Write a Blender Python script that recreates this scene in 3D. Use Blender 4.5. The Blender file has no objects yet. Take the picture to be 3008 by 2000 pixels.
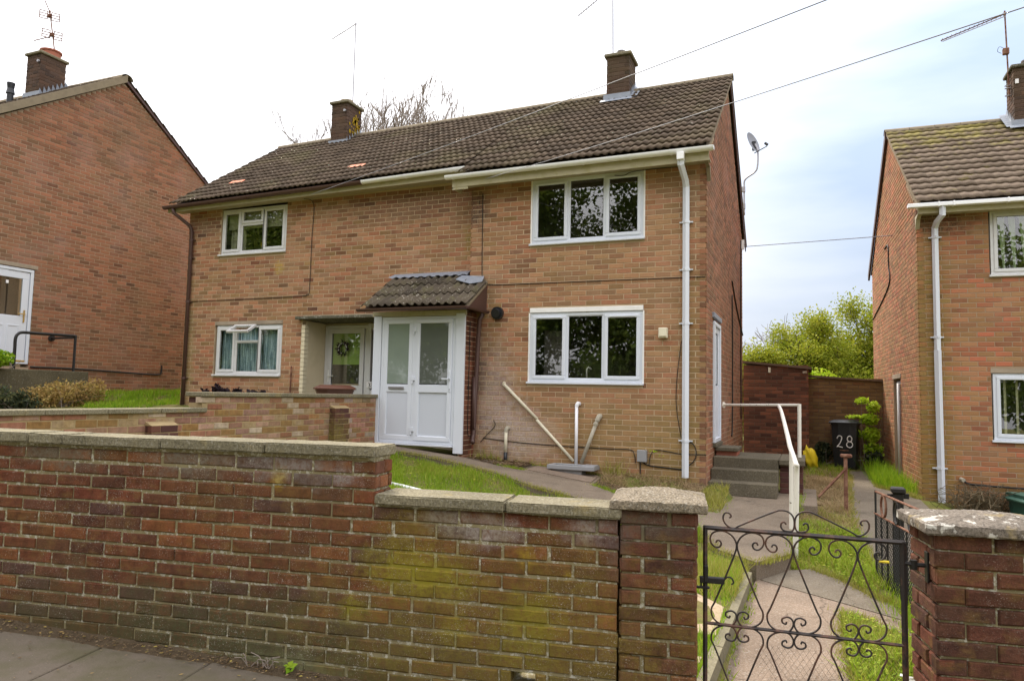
import bpy, bmesh, math, random
import numpy as np
from mathutils import Matrix, Vector, Quaternion
random.seed(7); RNG = np.random.default_rng(7)
C = bpy.context.scene.collection
SC = bpy.context.scene
R = math.radians
# ------------------------------------------------------------------ camera
YAW, PITCH, ROLL, FPX = R(22.585), R(4.313), R(1.234), 2098.0
EYE = Vector((0, 0, 1.6))
_f = Vector((-math.sin(YAW), math.cos(YAW), 0)); _r = Vector((math.cos(YAW), math.sin(YAW), 0)); _u = Vector((0, 0, 1))
FWD = math.cos(PITCH) * _f + math.sin(PITCH) * _u
_u2 = -math.sin(PITCH) * _f + math.cos(PITCH) * _u
RT = math.cos(ROLL) * _r + math.sin(ROLL) * _u2
UP = -math.sin(ROLL) * _r + math.cos(ROLL) * _u2
cam = bpy.data.objects.new('camera', bpy.data.cameras.new('camera')); C.objects.link(cam)
cam.matrix_world = Matrix(((RT.x, UP.x, -FWD.x, EYE.x), (RT.y, UP.y, -FWD.y, EYE.y), (RT.z, UP.z, -FWD.z, EYE.z), (0, 0, 0, 1)))
cam.data.sensor_width = 36; cam.data.lens = 36 * FPX / 3008; cam.data.clip_end = 800; cam.data.clip_start = 0.05
SC.camera = cam
# ------------------------------------------------------------------ world, sun, exposure
SUN_AZ, SUN_EL = R(-38), R(48)          # azimuth from +Y towards +X
SD = Vector((math.sin(SUN_AZ) * math.cos(SUN_EL), math.cos(SUN_AZ) * math.cos(SUN_EL), math.sin(SUN_EL)))
W = bpy.data.worlds.new('World'); SC.world = W; W.use_nodes = True
nt = W.node_tree; nt.nodes.clear()
def wn(t, **k):
    n = nt.nodes.new(t)
    for a, b in k.items(): setattr(n, a, b)
    return n
out = wn('ShaderNodeOutputWorld'); bg = wn('ShaderNodeBackground'); sky = wn('ShaderNodeTexSky')
sky.sky_type = 'NISHITA'; sky.sun_disc = False; sky.sun_elevation = SUN_EL; sky.sun_rotation = SUN_AZ
sky.air_density = 1.0; sky.dust_density = 1.5; sky.ozone_density = 1.5
bg.inputs[1].default_value = 0.10
tc = wn('ShaderNodeTexCoord')
dot = wn('ShaderNodeVectorMath', operation='DOT_PRODUCT'); dot.inputs[1].default_value = (math.sin(R(24)) * math.cos(R(17)), math.cos(R(24)) * math.cos(R(17)), math.sin(R(17)))   # centre of the blue gap in the cloud
nt.links.new(tc.outputs['Generated'], dot.inputs[0])
mp = wn('ShaderNodeMapping'); mp.inputs['Scale'].default_value = (1.0, 1.0, 4.5); mp.inputs['Rotation'].default_value = (0.12, 0.1, 0.4)
nt.links.new(tc.outputs['Generated'], mp.inputs[0])
ns = wn('ShaderNodeTexNoise'); ns.inputs['Scale'].default_value = 2.6; ns.inputs['Detail'].default_value = 5; ns.inputs['Roughness'].default_value = .5
nt.links.new(mp.outputs[0], ns.inputs[0])
ma = wn('ShaderNodeMath', operation='MULTIPLY_ADD'); ma.inputs[1].default_value = .9; nt.links.new(ns.outputs['Fac'], ma.inputs[0])
mr = wn('ShaderNodeMapRange'); mr.inputs[1].default_value = .70; mr.inputs[2].default_value = .955; mr.inputs[3].default_value = .62; mr.inputs[4].default_value = -.36
nt.links.new(dot.outputs['Value'], mr.inputs[0]); nt.links.new(mr.outputs[0], ma.inputs[2])
cl = wn('ShaderNodeClamp'); nt.links.new(ma.outputs[0], cl.inputs[0])
lighten = wn('ShaderNodeMixRGB', blend_type='MIX'); lighten.inputs[0].default_value = .93; lighten.inputs[2].default_value = (2.0, 2.42, 3.1, 1)
nt.links.new(sky.outputs[0], lighten.inputs[1])
mx = wn('ShaderNodeMixRGB', blend_type='MIX'); mx.inputs[2].default_value = (5.3, 5.25, 5.4, 1)
nt.links.new(cl.outputs[0], mx.inputs[0]); nt.links.new(lighten.outputs[0], mx.inputs[1])
# overcast luminance: brighter towards the zenith
sx = wn('ShaderNodeSeparateXYZ'); nt.links.new(tc.outputs['Generated'], sx.inputs[0]); zc = wn('ShaderNodeMath', operation='MAXIMUM'); zc.inputs[1].default_value = 0; nt.links.new(sx.outputs[2], zc.inputs[0])
zm = wn('ShaderNodeMath', operation='MULTIPLY_ADD'); zm.inputs[1].default_value = 2.0; zm.inputs[2].default_value = 1.0; nt.links.new(zc.outputs[0], zm.inputs[0])
cm = wn('ShaderNodeVectorMath', operation='SCALE'); nt.links.new(mx.outputs[0], cm.inputs[0]); nt.links.new(zm.outputs[0], cm.inputs[3])
nt.links.new(cm.outputs[0], bg.inputs[0]); nt.links.new(bg.outputs[0], out.inputs[0])
sl = bpy.data.lights.new('sun', 'SUN'); sl.energy = 2.2; sl.angle = R(10); sl.color = (1, .91, .77)
so = bpy.data.objects.new('sun', sl); C.objects.link(so); so.rotation_euler = (-SD).to_track_quat('-Z', 'Y').to_euler()
SC.view_settings.view_transform = 'Standard'; SC.view_settings.look = 'None'; SC.view_settings.gamma = 1.0
SC.view_settings.use_curve_mapping = False; SC.view_settings.exposure = 1.0
try:
    SC.cycles.max_bounces = 6; SC.cycles.transparent_max_bounces = 12; SC.cycles.use_denoising = True; SC.cycles.sample_clamp_indirect = 6
except Exception: pass
# ------------------------------------------------------------------ materials
MATS = {}
class NB:
    def __init__(s, name, rough=.8, spec=.3):
        s.m = bpy.data.materials.new(name); s.m.use_nodes = True; s.t = s.m.node_tree
        s.b = s.t.nodes['Principled BSDF']; s.b.inputs['Roughness'].default_value = rough
        s.b.inputs['Specular IOR Level'].default_value = spec
        g = s.n('ShaderNodeNewGeometry'); s.pos = g.outputs['Position']; s.geo = g
        MATS[name] = s.m
    def n(s, t, **k):
        n = s.t.nodes.new(t)
        for a, b in k.items(): setattr(n, a, b)
        return n
    def l(s, a, b): s.t.links.new(a, b)
    def noise(s, scale, detail=4, rough=.55, vec=None, stretch=None):
        n = s.n('ShaderNodeTexNoise'); n.inputs['Scale'].default_value = scale; n.inputs['Detail'].default_value = detail; n.inputs['Roughness'].default_value = rough
        v = vec or s.pos
        if stretch:
            m = s.n('ShaderNodeMapping'); m.inputs['Scale'].default_value = stretch; s.l(v, m.inputs[0]); v = m.outputs[0]
        s.l(v, n.inputs['Vector']); return n.outputs['Fac']
    def ramp(s, fac, stops, mode='LINEAR'):
        r = s.n('ShaderNodeValToRGB'); r.color_ramp.interpolation = mode; e = r.color_ramp.elements
        while len(e) < len(stops): e.new(.5)
        for i, (p, c) in enumerate(stops):
            e[i].position = p; e[i].color = (*c, 1) if not isinstance(c, (int, float)) else (c, c, c, 1)
        s.l(fac, r.inputs[0]); return r.outputs[0]
    def mix(s, fac, a, b, mode='MIX'):
        m = s.n('ShaderNodeMixRGB', blend_type=mode)
        for i, v in ((0, fac), (1, a), (2, b)):
            if isinstance(v, (int, float)): m.inputs[i].default_value = v if i == 0 else (v, v, v, 1)
            elif isinstance(v, tuple): m.inputs[i].default_value = (*v, 1)
            else: s.l(v, m.inputs[i])
        return m.outputs[0]
    def math(s, op, a, b=0.0, clamp=False):
        m = s.n('ShaderNodeMath', operation=op); m.use_clamp = clamp
        for i, v in ((0, a), (1, b)):
            if isinstance(v, (int, float)): m.inputs[i].default_value = v
            else: s.l(v, m.inputs[i])
        return m.outputs[0]
    def tone(s):
        a = s.n('ShaderNodeAttribute'); a.attribute_name = 'tone'; x = s.n('ShaderNodeSeparateColor'); s.l(a.outputs['Color'], x.inputs[0])
        return x.outputs
    def xyz(s):
        x = s.n('ShaderNodeSeparateXYZ'); s.l(s.pos, x.inputs[0]); return x.outputs
    def spot(s, p, rad, sq=1.0, wob=.5):
        """soft irregular patch round world point p"""
        sub = s.n('ShaderNodeVectorMath', operation='SUBTRACT'); s.l(s.pos, sub.inputs[0]); sub.inputs[1].default_value = p
        mul = s.n('ShaderNodeVectorMath', operation='MULTIPLY'); s.l(sub.outputs[0], mul.inputs[0]); mul.inputs[1].default_value = (1 / rad, 1 / rad, sq / rad)
        ln = s.n('ShaderNodeVectorMath', operation='LENGTH'); s.l(mul.outputs[0], ln.inputs[0])
        d = s.math('ADD', ln.outputs['Value'], s.math('MULTIPLY', s.math('SUBTRACT', s.noise(9 / max(rad, .12) * .12 + 8, 4), .5), wob * 2.2))
        r = s.n('ShaderNodeMapRange'); r.inputs[1].default_value = 1.15; r.inputs[2].default_value = .35; r.clamp = True; s.l(d, r.inputs[0]); return r.outputs[0]
    def bump(s, h, strength=.3, dist=.01):
        b = s.n('ShaderNodeBump'); b.inputs['Strength'].default_value = strength; b.inputs['Distance'].default_value = dist
        s.l(h, b.inputs['Height']); s.l(b.outputs[0], s.b.inputs['Normal'])
    def col(s, c):
        if isinstance(c, tuple): s.b.inputs['Base Color'].default_value = (*c, 1)
        else: s.l(c, s.b.inputs['Base Color'])
        return s
def brick_mat(name, pal, dirt=None, spots=(), light=None, grain=.25, bands=0.0, basegreen=None, speck=0, rough_b=.35, mott=.0, gs=70):
    b = NB(name, .88, .18); t = b.tone()
    c = b.ramp(t[0], pal, 'CONSTANT')
    c = b.mix(b.math('MULTIPLY', b.noise(9, 3), .7), c, b.ramp(t[2], pal, 'CONSTANT'))
    k = b.math('ADD', b.math('MULTIPLY', t[1], .42), .78)
    c = b.mix(1.0, c, b.mix(0.0, k, k), 'MULTIPLY')
    n1 = b.noise(gs, 6, .78); c = b.mix(grain, c, b.ramp(n1, [(.3, .15), (.7, 1.0)]), 'MULTIPLY')
    if mott: c = b.mix(b.math('MULTIPLY', b.ramp(b.noise(16, 5, .7), [(.42, 0.0), (.62, 1.0)]), mott), c, b.mix(1.0, c, (.42, .42, .40), 'MULTIPLY')); c = b.mix(b.math('MULTIPLY', b.ramp(b.noise(11, 4, .6, stretch=(1, 1, 1.7)), [(.52, 0.0), (.70, 1.0)]), mott * .8), c, (.20, .125, .035))
    if bands: c = b.mix(b.math('MULTIPLY', b.ramp(b.noise(6, 2, .5, stretch=(3.2, 3.2, .25)), [(.42, 0.0), (.62, 1.0)]), bands), c, b.mix(1.0, c, (.72, .62, .75), 'MULTIPLY'))
    if light: c = b.mix(b.math('MULTIPLY', b.ramp(b.noise(1.3, 5, .6), [(.50, 0.0), (.68, 1.0)]), light[1]), c, light[0])
    if dirt: c = b.mix(b.math('MULTIPLY', b.ramp(b.noise(.9, 6, .65), [(.45, 0.0), (.7, 1.0)]), dirt[1]), c, dirt[0])
    if basegreen:
        z0, z1, colr, am = basegreen; m = b.n('ShaderNodeMapRange'); m.inputs[1].default_value = z1; m.inputs[2].default_value = z0; b.l(b.xyz()[2], m.inputs[0])
        c = b.mix(b.math('MULTIPLY', b.math('MULTIPLY', m.outputs[0], b.ramp(b.noise(2.2, 5), [(.35, .1), (.65, 1.0)])), am), c, colr)
    crust = b.ramp(b.noise(48, 5, .75), [(.36, .25), (.58, 1.0)])
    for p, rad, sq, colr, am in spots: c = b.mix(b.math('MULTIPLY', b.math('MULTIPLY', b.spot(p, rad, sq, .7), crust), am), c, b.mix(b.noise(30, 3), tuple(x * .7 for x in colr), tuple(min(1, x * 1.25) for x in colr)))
    if speck: c = b.mix(b.math('MULTIPLY', b.math('MULTIPLY', b.ramp(b.noise(150, 3, .8), [(.60, 0.0), (.66, 1.0)]), b.ramp(b.noise(5, 4, .6), [(.42, .05), (.62, 1.0)])), speck), c, (.50, .47, .40))
    b.col(c); b.bump(b.noise(75, 6, .8), rough_b, .006); return b
def simple(name, c, rough=.5, spec=.4, var=.12, scale=12, metal=0, bump=0, grime=None):
    b = NB(name, rough, spec); b.b.inputs['Metallic'].default_value = metal
    cc = b.mix(b.noise(scale, 4), tuple(x * (1 - var) for x in c), tuple(min(1, x * (1 + var)) for x in c))
    if grime: cc = b.mix(b.math('MULTIPLY', b.ramp(b.noise(grime[2], 6, .7), [(.5, 0.0), (.7, 1.0)]), grime[1]), cc, grime[0])
    b.col(cc)
    if bump: b.bump(b.noise(scale * 4, 4), bump, .005)
    return b
YR, YL, XR = 10.04, 10.29, -1.287
FAC = [(0, (.40, .208, .112)), (.20, (.36, .212, .108)), (.38, (.425, .195, .108)), (.56, (.31, .185, .080)), (.68, (.41, .235, .142)), (.81, (.38, .150, .078)), (.895, (.22, .095, .055)), (.955, (.14, .066, .042))]
FSP = [((-4.45, YR, 1.45), .42, .42, (.45, .37, .33), .75), ((-4.1, YR, 1.05), .42, .8, (.48, .40, .37), .7), ((-3.7, YR, .95), .35, .9, (.46, .38, .34), .55), ((-4.7, YR, 1.95), .16, .35, (.13, .085, .065), .8),
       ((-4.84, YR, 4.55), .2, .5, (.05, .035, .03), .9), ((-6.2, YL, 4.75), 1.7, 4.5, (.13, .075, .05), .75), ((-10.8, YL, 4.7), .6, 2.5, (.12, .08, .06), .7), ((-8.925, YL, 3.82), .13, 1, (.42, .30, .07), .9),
       ((-5.05, YL, 4.05), .14, .5, (.25, .20, .04), .7), ((-1.7, YR, 1.0), .55, .8, (.25, .19, .06), .6), ((-2.6, YR, 1.15), .8, 1.4, (.28, .20, .08), .5), ((-1.45, YR, 2.2), .25, .2, (.24, .17, .06), .65), ((-11.0, YL, 2.2), .16, .12, (.25, .21, .08), .7),
       ((XR, 10.5, 4.6), .55, .5, (.36, .28, .18), .6), ((XR, 12.5, 3.5), 1.6, .4, (.22, .12, .09), .5)]
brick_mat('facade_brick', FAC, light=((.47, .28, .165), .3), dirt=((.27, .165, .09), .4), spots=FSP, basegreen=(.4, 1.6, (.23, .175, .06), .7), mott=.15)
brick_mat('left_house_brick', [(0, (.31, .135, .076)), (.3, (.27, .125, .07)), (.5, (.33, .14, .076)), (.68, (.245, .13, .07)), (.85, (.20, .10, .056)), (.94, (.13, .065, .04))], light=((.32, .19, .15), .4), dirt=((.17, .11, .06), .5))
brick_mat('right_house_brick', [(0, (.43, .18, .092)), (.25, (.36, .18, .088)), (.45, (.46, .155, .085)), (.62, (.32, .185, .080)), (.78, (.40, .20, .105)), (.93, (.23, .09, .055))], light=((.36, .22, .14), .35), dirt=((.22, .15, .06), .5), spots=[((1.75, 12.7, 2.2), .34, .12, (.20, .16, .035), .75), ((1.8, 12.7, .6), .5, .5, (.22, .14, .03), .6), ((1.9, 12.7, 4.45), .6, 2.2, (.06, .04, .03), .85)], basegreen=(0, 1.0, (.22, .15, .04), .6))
brick_mat('shed_brick', [(0, (.20, .078, .045)), (.3, (.155, .064, .04)), (.6, (.22, .08, .045)), (.85, (.11, .048, .033))], dirt=((.09, .055, .03), .4))
brick_mat('chimney_brick', [(0, (.10, .062, .045)), (.3, (.075, .048, .036)), (.6, (.12, .068, .045)), (.85, (.06, .04, .03))], dirt=((.10, .085, .03), .4), speck=.3)
brick_mat('garden_wall_brick', [(0, (.22, .125, .055)), (.4, (.18, .105, .048)), (.8, (.20, .09, .045))], dirt=((.10, .075, .03), .5))
al = R(9.42); WP = Vector((-.819, 3.30, 0)); WD = Vector((math.cos(al), math.sin(al), 0)); WN = Vector((-WD.y, WD.x, 0))
def wp(s, z, n=0): return tuple(WP + WD * s + WN * n + Vector((0, 0, z)))
MO = (.235, .20, .018)
WSP = [(wp(-1.06, .735), .24, 1.7, MO, .85), (wp(-.88, .70), .26, 2.0, MO, .8), (wp(-.40, .552), .16, 1.2, MO, .8), (wp(-1.32, .511), .08, 1, MO, .8), (wp(-.45, .415), .2, 1.5, (.15, .13, .02), .8),
       (wp(-1.754, 1.15), .055, .8, (.35, .24, .02), .95), (wp(-.434, .833), .05, .8, (.3, .2, .02), .8), (wp(-.77, .463), .09, 1, MO, .6), (wp(-.23, .76), .03, 1, (.3, .2, .02), .8), (wp(-1.0, .93), .2, .6, (.2, .15, .02), .5),
       (wp(-2.3, 1.21), .3, 3, (.20, .18, .14), .75), (wp(-1.68, 1.22), .36, 3.2, (.26, .235, .21), .75), (wp(-.63, .94), .2, 2.2, (.34, .30, .28), .75), (wp(-.85, .98), .15, 2, (.28, .25, .2), .6), (wp(-3.1, 1.21), .35, 3, (.15, .13, .09), .8),
       (wp(-1.39, 1.16), .1, 2, (.3, .27, .26), .6), (wp(-2.0, .2), 1.5, 3.6, (.07, .065, .028), 1.0), (wp(-1.65, .19), .3, 3, (.2, .2, .1), .6), (wp(.1, 1.02), .25, 3, (.12, .1, .07), .7), (wp(-.15, .98), .12, 1.6, (.34, .30, .27), .6), (wp(-.5, .45), 1.1, 2.2, (.20, .155, .02), .5), (wp(.0, .95), .06, .35, (.13, .10, .09), .6)]
brick_mat('front_wall_brick', [(0, (.25, .088, .036)), (.16, (.185, .07, .034)), (.36, (.27, .09, .036)), (.46, (.125, .055, .038)), (.58, (.23, .105, .034)), (.70, (.32, .088, .045)), (.80, (.165, .062, .035)), (.90, (.17, .085, .068)), (.965, (.42, .15, .05))], spots=WSP, grain=.6, gs=120, bands=.55, dirt=((.13, .085, .03), .35), speck=.9, rough_b=.8, mott=.55, basegreen=(.1, .62, (.085, .072, .03), .95))
brick_mat('pier_brick', [(0, (.20, .070, .042)), (.25, (.15, .058, .038)), (.5, (.24, .080, .044)), (.65, (.125, .054, .038)), (.8, (.20, .09, .055)), (.93, (.30, .10, .05))], grain=.7, gs=130, spots=WSP, bands=.3, dirt=((.10, .07, .03), .4), speck=.5, rough_b=.9, mott=.65)
brick_mat('divider_brick', [(0, (.42, .20, .14)), (.2, (.38, .15, .09)), (.4, (.46, .26, .20)), (.55, (.42, .17, .08)), (.68, (.40, .34, .30)), (.80, (.50, .40, .30)), (.92, (.38, .25, .08))], bands=.3, dirt=((.22, .15, .07), .55), mott=.45, speck=.4, rough_b=.7)
brick_mat('dark_pier_brick', [(0, (.12, .05, .04)), (.5, (.09, .042, .038)), (.85, (.14, .06, .04))], spots=[((-6.28, 8.5, .9), .35, .9, (.24, .2, .04), .7)])
def mortar(name, c, lich=None, v=.25, spots=()):
    b = NB(name, .95, .1); cc = b.mix(b.noise(25, 4), tuple(x * (1 - v) for x in c), tuple(x * (1 + v) for x in c))
    cc = b.mix(b.math('MULTIPLY', b.ramp(b.noise(1.4, 5), [(.45, 0.0), (.65, 1.0)]), .35), cc, tuple(x * .65 for x in c))
    if lich: cc = b.mix(b.math('MULTIPLY', b.ramp(b.noise(38, 4, .75), [(.52, 0.0), (.60, 1.0)]), lich), cc, (.52, .50, .42))
    for p, rad, sq, colr, am in spots: cc = b.mix(b.math('MULTIPLY', b.spot(p, rad, sq, .7), am), cc, colr)
    b.col(cc); b.bump(b.noise(120, 3), .5, .003); return b
mortar('facade_mortar', (.48, .36, .235), v=.15); mortar('house_mortar', (.36, .265, .18), v=.15); mortar('front_mortar', (.25, .21, .115), .85, spots=[q for q in WSP if q[3] == MO] + WSP[-5:-3]); mortar('shed_mortar', (.15, .10, .07)); mortar('divider_mortar', (.36, .27, .145))
def stone(name, c, c2, lich=.5, ls=16, speck=70, dark=.5, orange=.0, crack=0):
    b = NB(name, .93, .15); cc = b.mix(b.noise(4, 5), c, c2); cc = b.mix(dark, cc, b.ramp(b.noise(speck, 4, .75), [(.32, .12), (.62, 1.0)]), 'MULTIPLY'); cc = b.mix(.45, cc, b.ramp(b.noise(1.7, 6, .7), [(.38, .45), (.6, 1.0)]), 'MULTIPLY')
    cc = b.mix(b.math('MULTIPLY', b.ramp(b.noise(ls, 5, .7), [(.56, 0.0), (.63, 1.0)]), lich), cc, (.50, .475, .42))
    if crack:
        vo = b.n('ShaderNodeTexVoronoi', feature='DISTANCE_TO_EDGE'); vo.inputs['Scale'].default_value = crack; wv = b.n('ShaderNodeVectorMath', operation='ADD'); nz = b.n('ShaderNodeTexNoise'); nz.inputs['Scale'].default_value = 7; b.l(b.pos, nz.inputs['Vector']); sv = b.n('ShaderNodeVectorMath', operation='SCALE'); sv.inputs[3].default_value = .16; b.l(nz.outputs['Color'], sv.inputs[0]); b.l(b.pos, wv.inputs[0]); b.l(sv.outputs[0], wv.inputs[1]); b.l(wv.outputs[0], vo.inputs['Vector'])
        cc = b.mix(b.math('MULTIPLY', b.ramp(vo.outputs['Distance'], [(0, 1.0), (.006 * crack, 0.0)]), b.ramp(b.noise(1.1, 3), [(.45, 0.0), (.55, .8)])), cc, tuple(x * .3 for x in c2))
    if orange: cc = b.mix(b.math('MULTIPLY', b.ramp(b.noise(5.5, 4, .6), [(.58, 0.0), (.68, 1.0)]), orange), cc, (.36, .26, .07))
    b.col(cc); b.bump(b.noise(speck * .8, 4, .8), .8, .006); return b
stone('coping_stone', (.34, .295, .20), (.22, .195, .12), .3, 60, 90, .75, .25); stone('pier_cap', (.40, .325, .235), (.26, .215, .15), .45, 75, 110, .95, .2); stone('lichen_cap', (.30, .25, .20), (.17, .145, .12), 1.0, 13, 85, .8, .5)
stone('canopy_concrete', (.20, .19, .14), (.13, .12, .08), .6, 22, 60, .6); stone('lintel_concrete', (.42, .34, .26), (.37, .30, .22), 0, 20, 60, .15)
stone('step_concrete', (.195, .165, .115), (.13, .11, .075), .12, 50, 90, .6); stone('path_concrete', (.29, .225, .165), (.205, .16, .115), .25, 70, 110, .55, crack=.8); stone('near_path', (.335, .25, .185), (.235, .175, .13), .3, 65, 100, .6, crack=1.1)
stone('grey_path', (.25, .205, .155), (.175, .145, .105), .2, 60, 100, .5, crack=.9); stone('kerb_concrete', (.29, .255, .17), (.20, .175, .11), .1, 30, 80, .4); stone('block_render', (.18, .155, .09), (.10, .085, .055), .15, 30, 50, .5)
b = NB('paving', .9, .2); cc = b.mix(b.noise(1.8, 6, .6), (.105, .092, .066), (.20, .158, .122)); cc = b.mix(.4, cc, b.ramp(b.noise(140, 4, .8), [(.3, .3), (.7, 1.0)]), 'MULTIPLY')
cc = b.mix(b.math('MULTIPLY', b.ramp(b.noise(3.3, 5, .6), [(.44, 0.0), (.62, 1.0)]), .75), cc, (.095, .085, .045)); cc = b.mix(b.math('MULTIPLY', b.ramp(b.noise(60, 5, .8), [(.66, 0.0), (.70, 1.0)]), .6), cc, (.42, .38, .34)); b.col(cc); b.bump(b.noise(90, 4), .5, .004)
b = NB('soil', 1, .1); cc = b.mix(b.noise(12, 6, .7), (.055, .040, .024), (.13, .095, .06)); b.col(cc); b.bump(b.noise(30, 5, .8), 1, .02)
b = NB('ground', 1, .1); cc = b.mix(b.ramp(b.noise(2.5, 6, .7), [(.4, 0.0), (.6, 1.0)]), (.115, .15, .02), (.17, .14, .055)); cc = b.mix(b.math('MULTIPLY', b.ramp(b.noise(24, 5, .7), [(.42, 0.0), (.6, 1.0)]), .5), cc, (.09, .065, .035)); b.col(cc); b.bump(b.noise(20, 5, .8), 1, .02)
b = NB('sandy_soil', 1, .1); cc = b.mix(b.noise(9, 6, .7), (.29, .215, .14), (.40, .315, .22)); cc = b.mix(b.math('MULTIPLY', b.ramp(b.noise(40, 4), [(.55, 0.0), (.62, 1.0)]), .5), cc, (.2, .14, .08)); b.col(cc); b.bump(b.noise(40, 5), .8, .01)
b = NB('roof_tile', .95, .06); t = b.tone(); cc = b.mix(t[0], (.082, .061, .045), (.125, .092, .066)); cc = b.mix(b.math('MULTIPLY', b.ramp(b.noise(.8, 5, .6), [(.52, 0.0), (.68, 1.0)]), .45), cc, (.15, .13, .065))
cc = b.mix(b.math('MULTIPLY', b.ramp(b.noise(22, 5, .75), [(.64, 0.0), (.70, 1.0)]), .6), cc, (.34, .32, .24)); cc = b.mix(.35, cc, b.ramp(b.noise(60, 4, .7), [(.3, .2), (.7, 1.0)]), 'MULTIPLY'); b.col(cc); b.bump(b.noise(50, 4), .4, .004)
b = NB('mossy_tile', .9, .15); t = b.tone(); cc = b.mix(t[0], (.115, .085, .060), (.16, .12, .088)); up = b.n('ShaderNodeMapRange'); up.inputs[1].default_value = 5.7; up.inputs[2].default_value = 6.9; b.l(b.xyz()[2], up.inputs[0])
cc = b.mix(b.math('MULTIPLY', b.ramp(b.math('ADD', b.math('MULTIPLY', up.outputs[0], .22), b.noise(3.2, 6, .7)), [(.58, 0.0), (.76, 1.0)]), .6), cc, (.27, .235, .05)); cc = b.mix(b.math('MULTIPLY', b.ramp(b.noise(30, 5, .75), [(.62, 0.0), (.68, 1.0)]), .55), cc, (.42, .38, .28)); b.col(cc); b.bump(b.noise(40, 4), .6, .005)
b = NB('porch_tile', .9, .15); t = b.tone(); cc = b.mix(t[0], (.062, .050, .038), (.11, .088, .064)); cc = b.mix(b.math('MULTIPLY', b.ramp(b.noise(26, 4, .6), [(.62, 0.0), (.67, 1.0)]), .85), cc, (.48, .45, .37)); cc = b.mix(b.math('MULTIPLY', b.ramp(b.noise(5, 4), [(.5, 0.0), (.68, 1.0)]), .35), cc, (.13, .12, .05)); b.col(cc); b.bump(b.noise(50, 4), .6, .005)
simple('ridge_mortar', (.22, .18, .125), .95, .1, .3, 8, bump=.6); simple('verge', (.235, .19, .13), .95, .1, .25, 8, bump=.5); simple('orange_repair', (.6, .22, .13), .8, .2); simple('lead', (.25, .275, .32), .5, .4, .2, 9, .15, .3, ((.40, .41, .43), .4, 12))
simple('upvc', (.64, .67, .73), .35, .45, .02, 3); simple('upvc_old', (.62, .62, .62), .4, .4, .04, 6, grime=((.5, .45, .36), .3, 8)); simple('upvc_panel', (.56, .59, .65), .35, .45, .02, 3); simple('gasket', (.02, .02, .022), .6, .2)
simple('gutter_white', (.86, .86, .87), .35, .45, .03, 5, grime=((.6, .57, .5), .25, 6)); simple('fascia', (.42, .375, .25), .6, .3, .15, 5, grime=((.30, .27, .10), .7, 7)); simple('soffit', (.42, .36, .25), .8, .2, .2, 5, grime=((.15, .11, .07), .5, 5))
simple('brown_plastic', (.085, .045, .037), .4, .4, .15, 6); simple('grey_pipe', (.42, .38, .30), .6, .3, .15, 15, grime=((.2, .17, .1), .5, 20)); simple('cream_pipe', (.66, .60, .46), .5, .3, .1, 15, grime=((.3, .26, .15), .4, 25)); simple('white_pipe', (.78, .77, .80), .35, .4, .03)
simple('black_plastic', (.016, .017, .021), .38, .45, .2); simple('black_iron', (.02, .018, .017), .5, .4, .3, 30, .3); simple('green_plastic', (.022, .07, .055), .45, .4, .15, 6); simple('green_lid', (.05, .13, .10), .45, .4, .15, 6); simple('brown_bin', (.10, .038, .022), .45, .4, .1)
b = NB('wrought_iron', .6, .4); cc = b.mix(b.ramp(b.noise(9, 5, .7), [(.48, 0.0), (.62, 1.0)]), (.03, .024, .022), (.115, .055, .035)); b.col(cc); b.b.inputs['Metallic'].default_value = .2; b.bump(b.noise(80, 4), .4, .002)
b = NB('rusty_iron', .85, .2); cc = b.mix(b.ramp(b.noise(14, 5, .7), [(.42, 0.0), (.6, 1.0)]), (.13, .055, .035), (.24, .13, .085)); b.col(cc); b.bump(b.noise(60, 4), .5, .003)
b = NB('chipped_white', .5, .3); cc = b.mix(b.ramp(b.noise(24, 5, .7), [(.63, 0.0), (.65, 1.0)]), (.74, .70, .62), (.16, .13, .10)); b.col(cc)
simple('cream_render', (.70, .60, .42), .9, .2, .06, 5, bump=.4, grime=((.55, .46, .28), .4, 3)); simple('cream_paint', (.66, .58, .41), .8, .2, .08, 20, bump=.3); simple('terracotta', (.36, .13, .085), .85, .2, .2); simple('clay_pot', (.32, .24, .15), .9, .2, .2); simple('grey_pot', (.2, .18, .17), .8, .2, .2)
simple('galvanised', (.35, .34, .35), .45, .5, .15, 20, .6); simple('dish_grey', (.22, .23, .26), .5, .4, .05); simple('meter_grey', (.27, .27, .28), .5, .4, .05); simple('cable_black', (.02, .018, .016), .6, .3); simple('wire_grey', (.23, .23, .26), .6, .3)
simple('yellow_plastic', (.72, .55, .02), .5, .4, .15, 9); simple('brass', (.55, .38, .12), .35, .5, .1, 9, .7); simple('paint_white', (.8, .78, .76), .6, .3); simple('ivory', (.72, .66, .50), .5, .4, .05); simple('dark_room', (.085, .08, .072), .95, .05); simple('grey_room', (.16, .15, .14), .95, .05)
simple('blind_green', (.40, .58, .18), .9, .1); simple('blind_cream', (.45, .47, .33), .9, .1); simple('slat_cream', (.55, .55, .36), .8, .2); simple('slat_green', (.34, .44, .27), .8, .2); simple('white_goods', (.75, .75, .73), .4, .4); simple('twig', (.22, .18, .15), .9, .1, .3); simple('bark', (.12, .095, .06), .95, .1, .3, 6, bump=.8)
b = NB('net_curtain', .95, .05); cc = b.mix(b.ramp(b.noise(8, 3, .5, stretch=(7, 7, .3)), [(.42, 0.0), (.6, 1.0)]), (.22, .36, .42), (.66, .86, .92)); cc = b.mix(b.ramp(b.noise(90, 3, .7), [(.45, 0.0), (.6, .55)]), cc, (.10, .15, .17)); b.col(cc)
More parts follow.
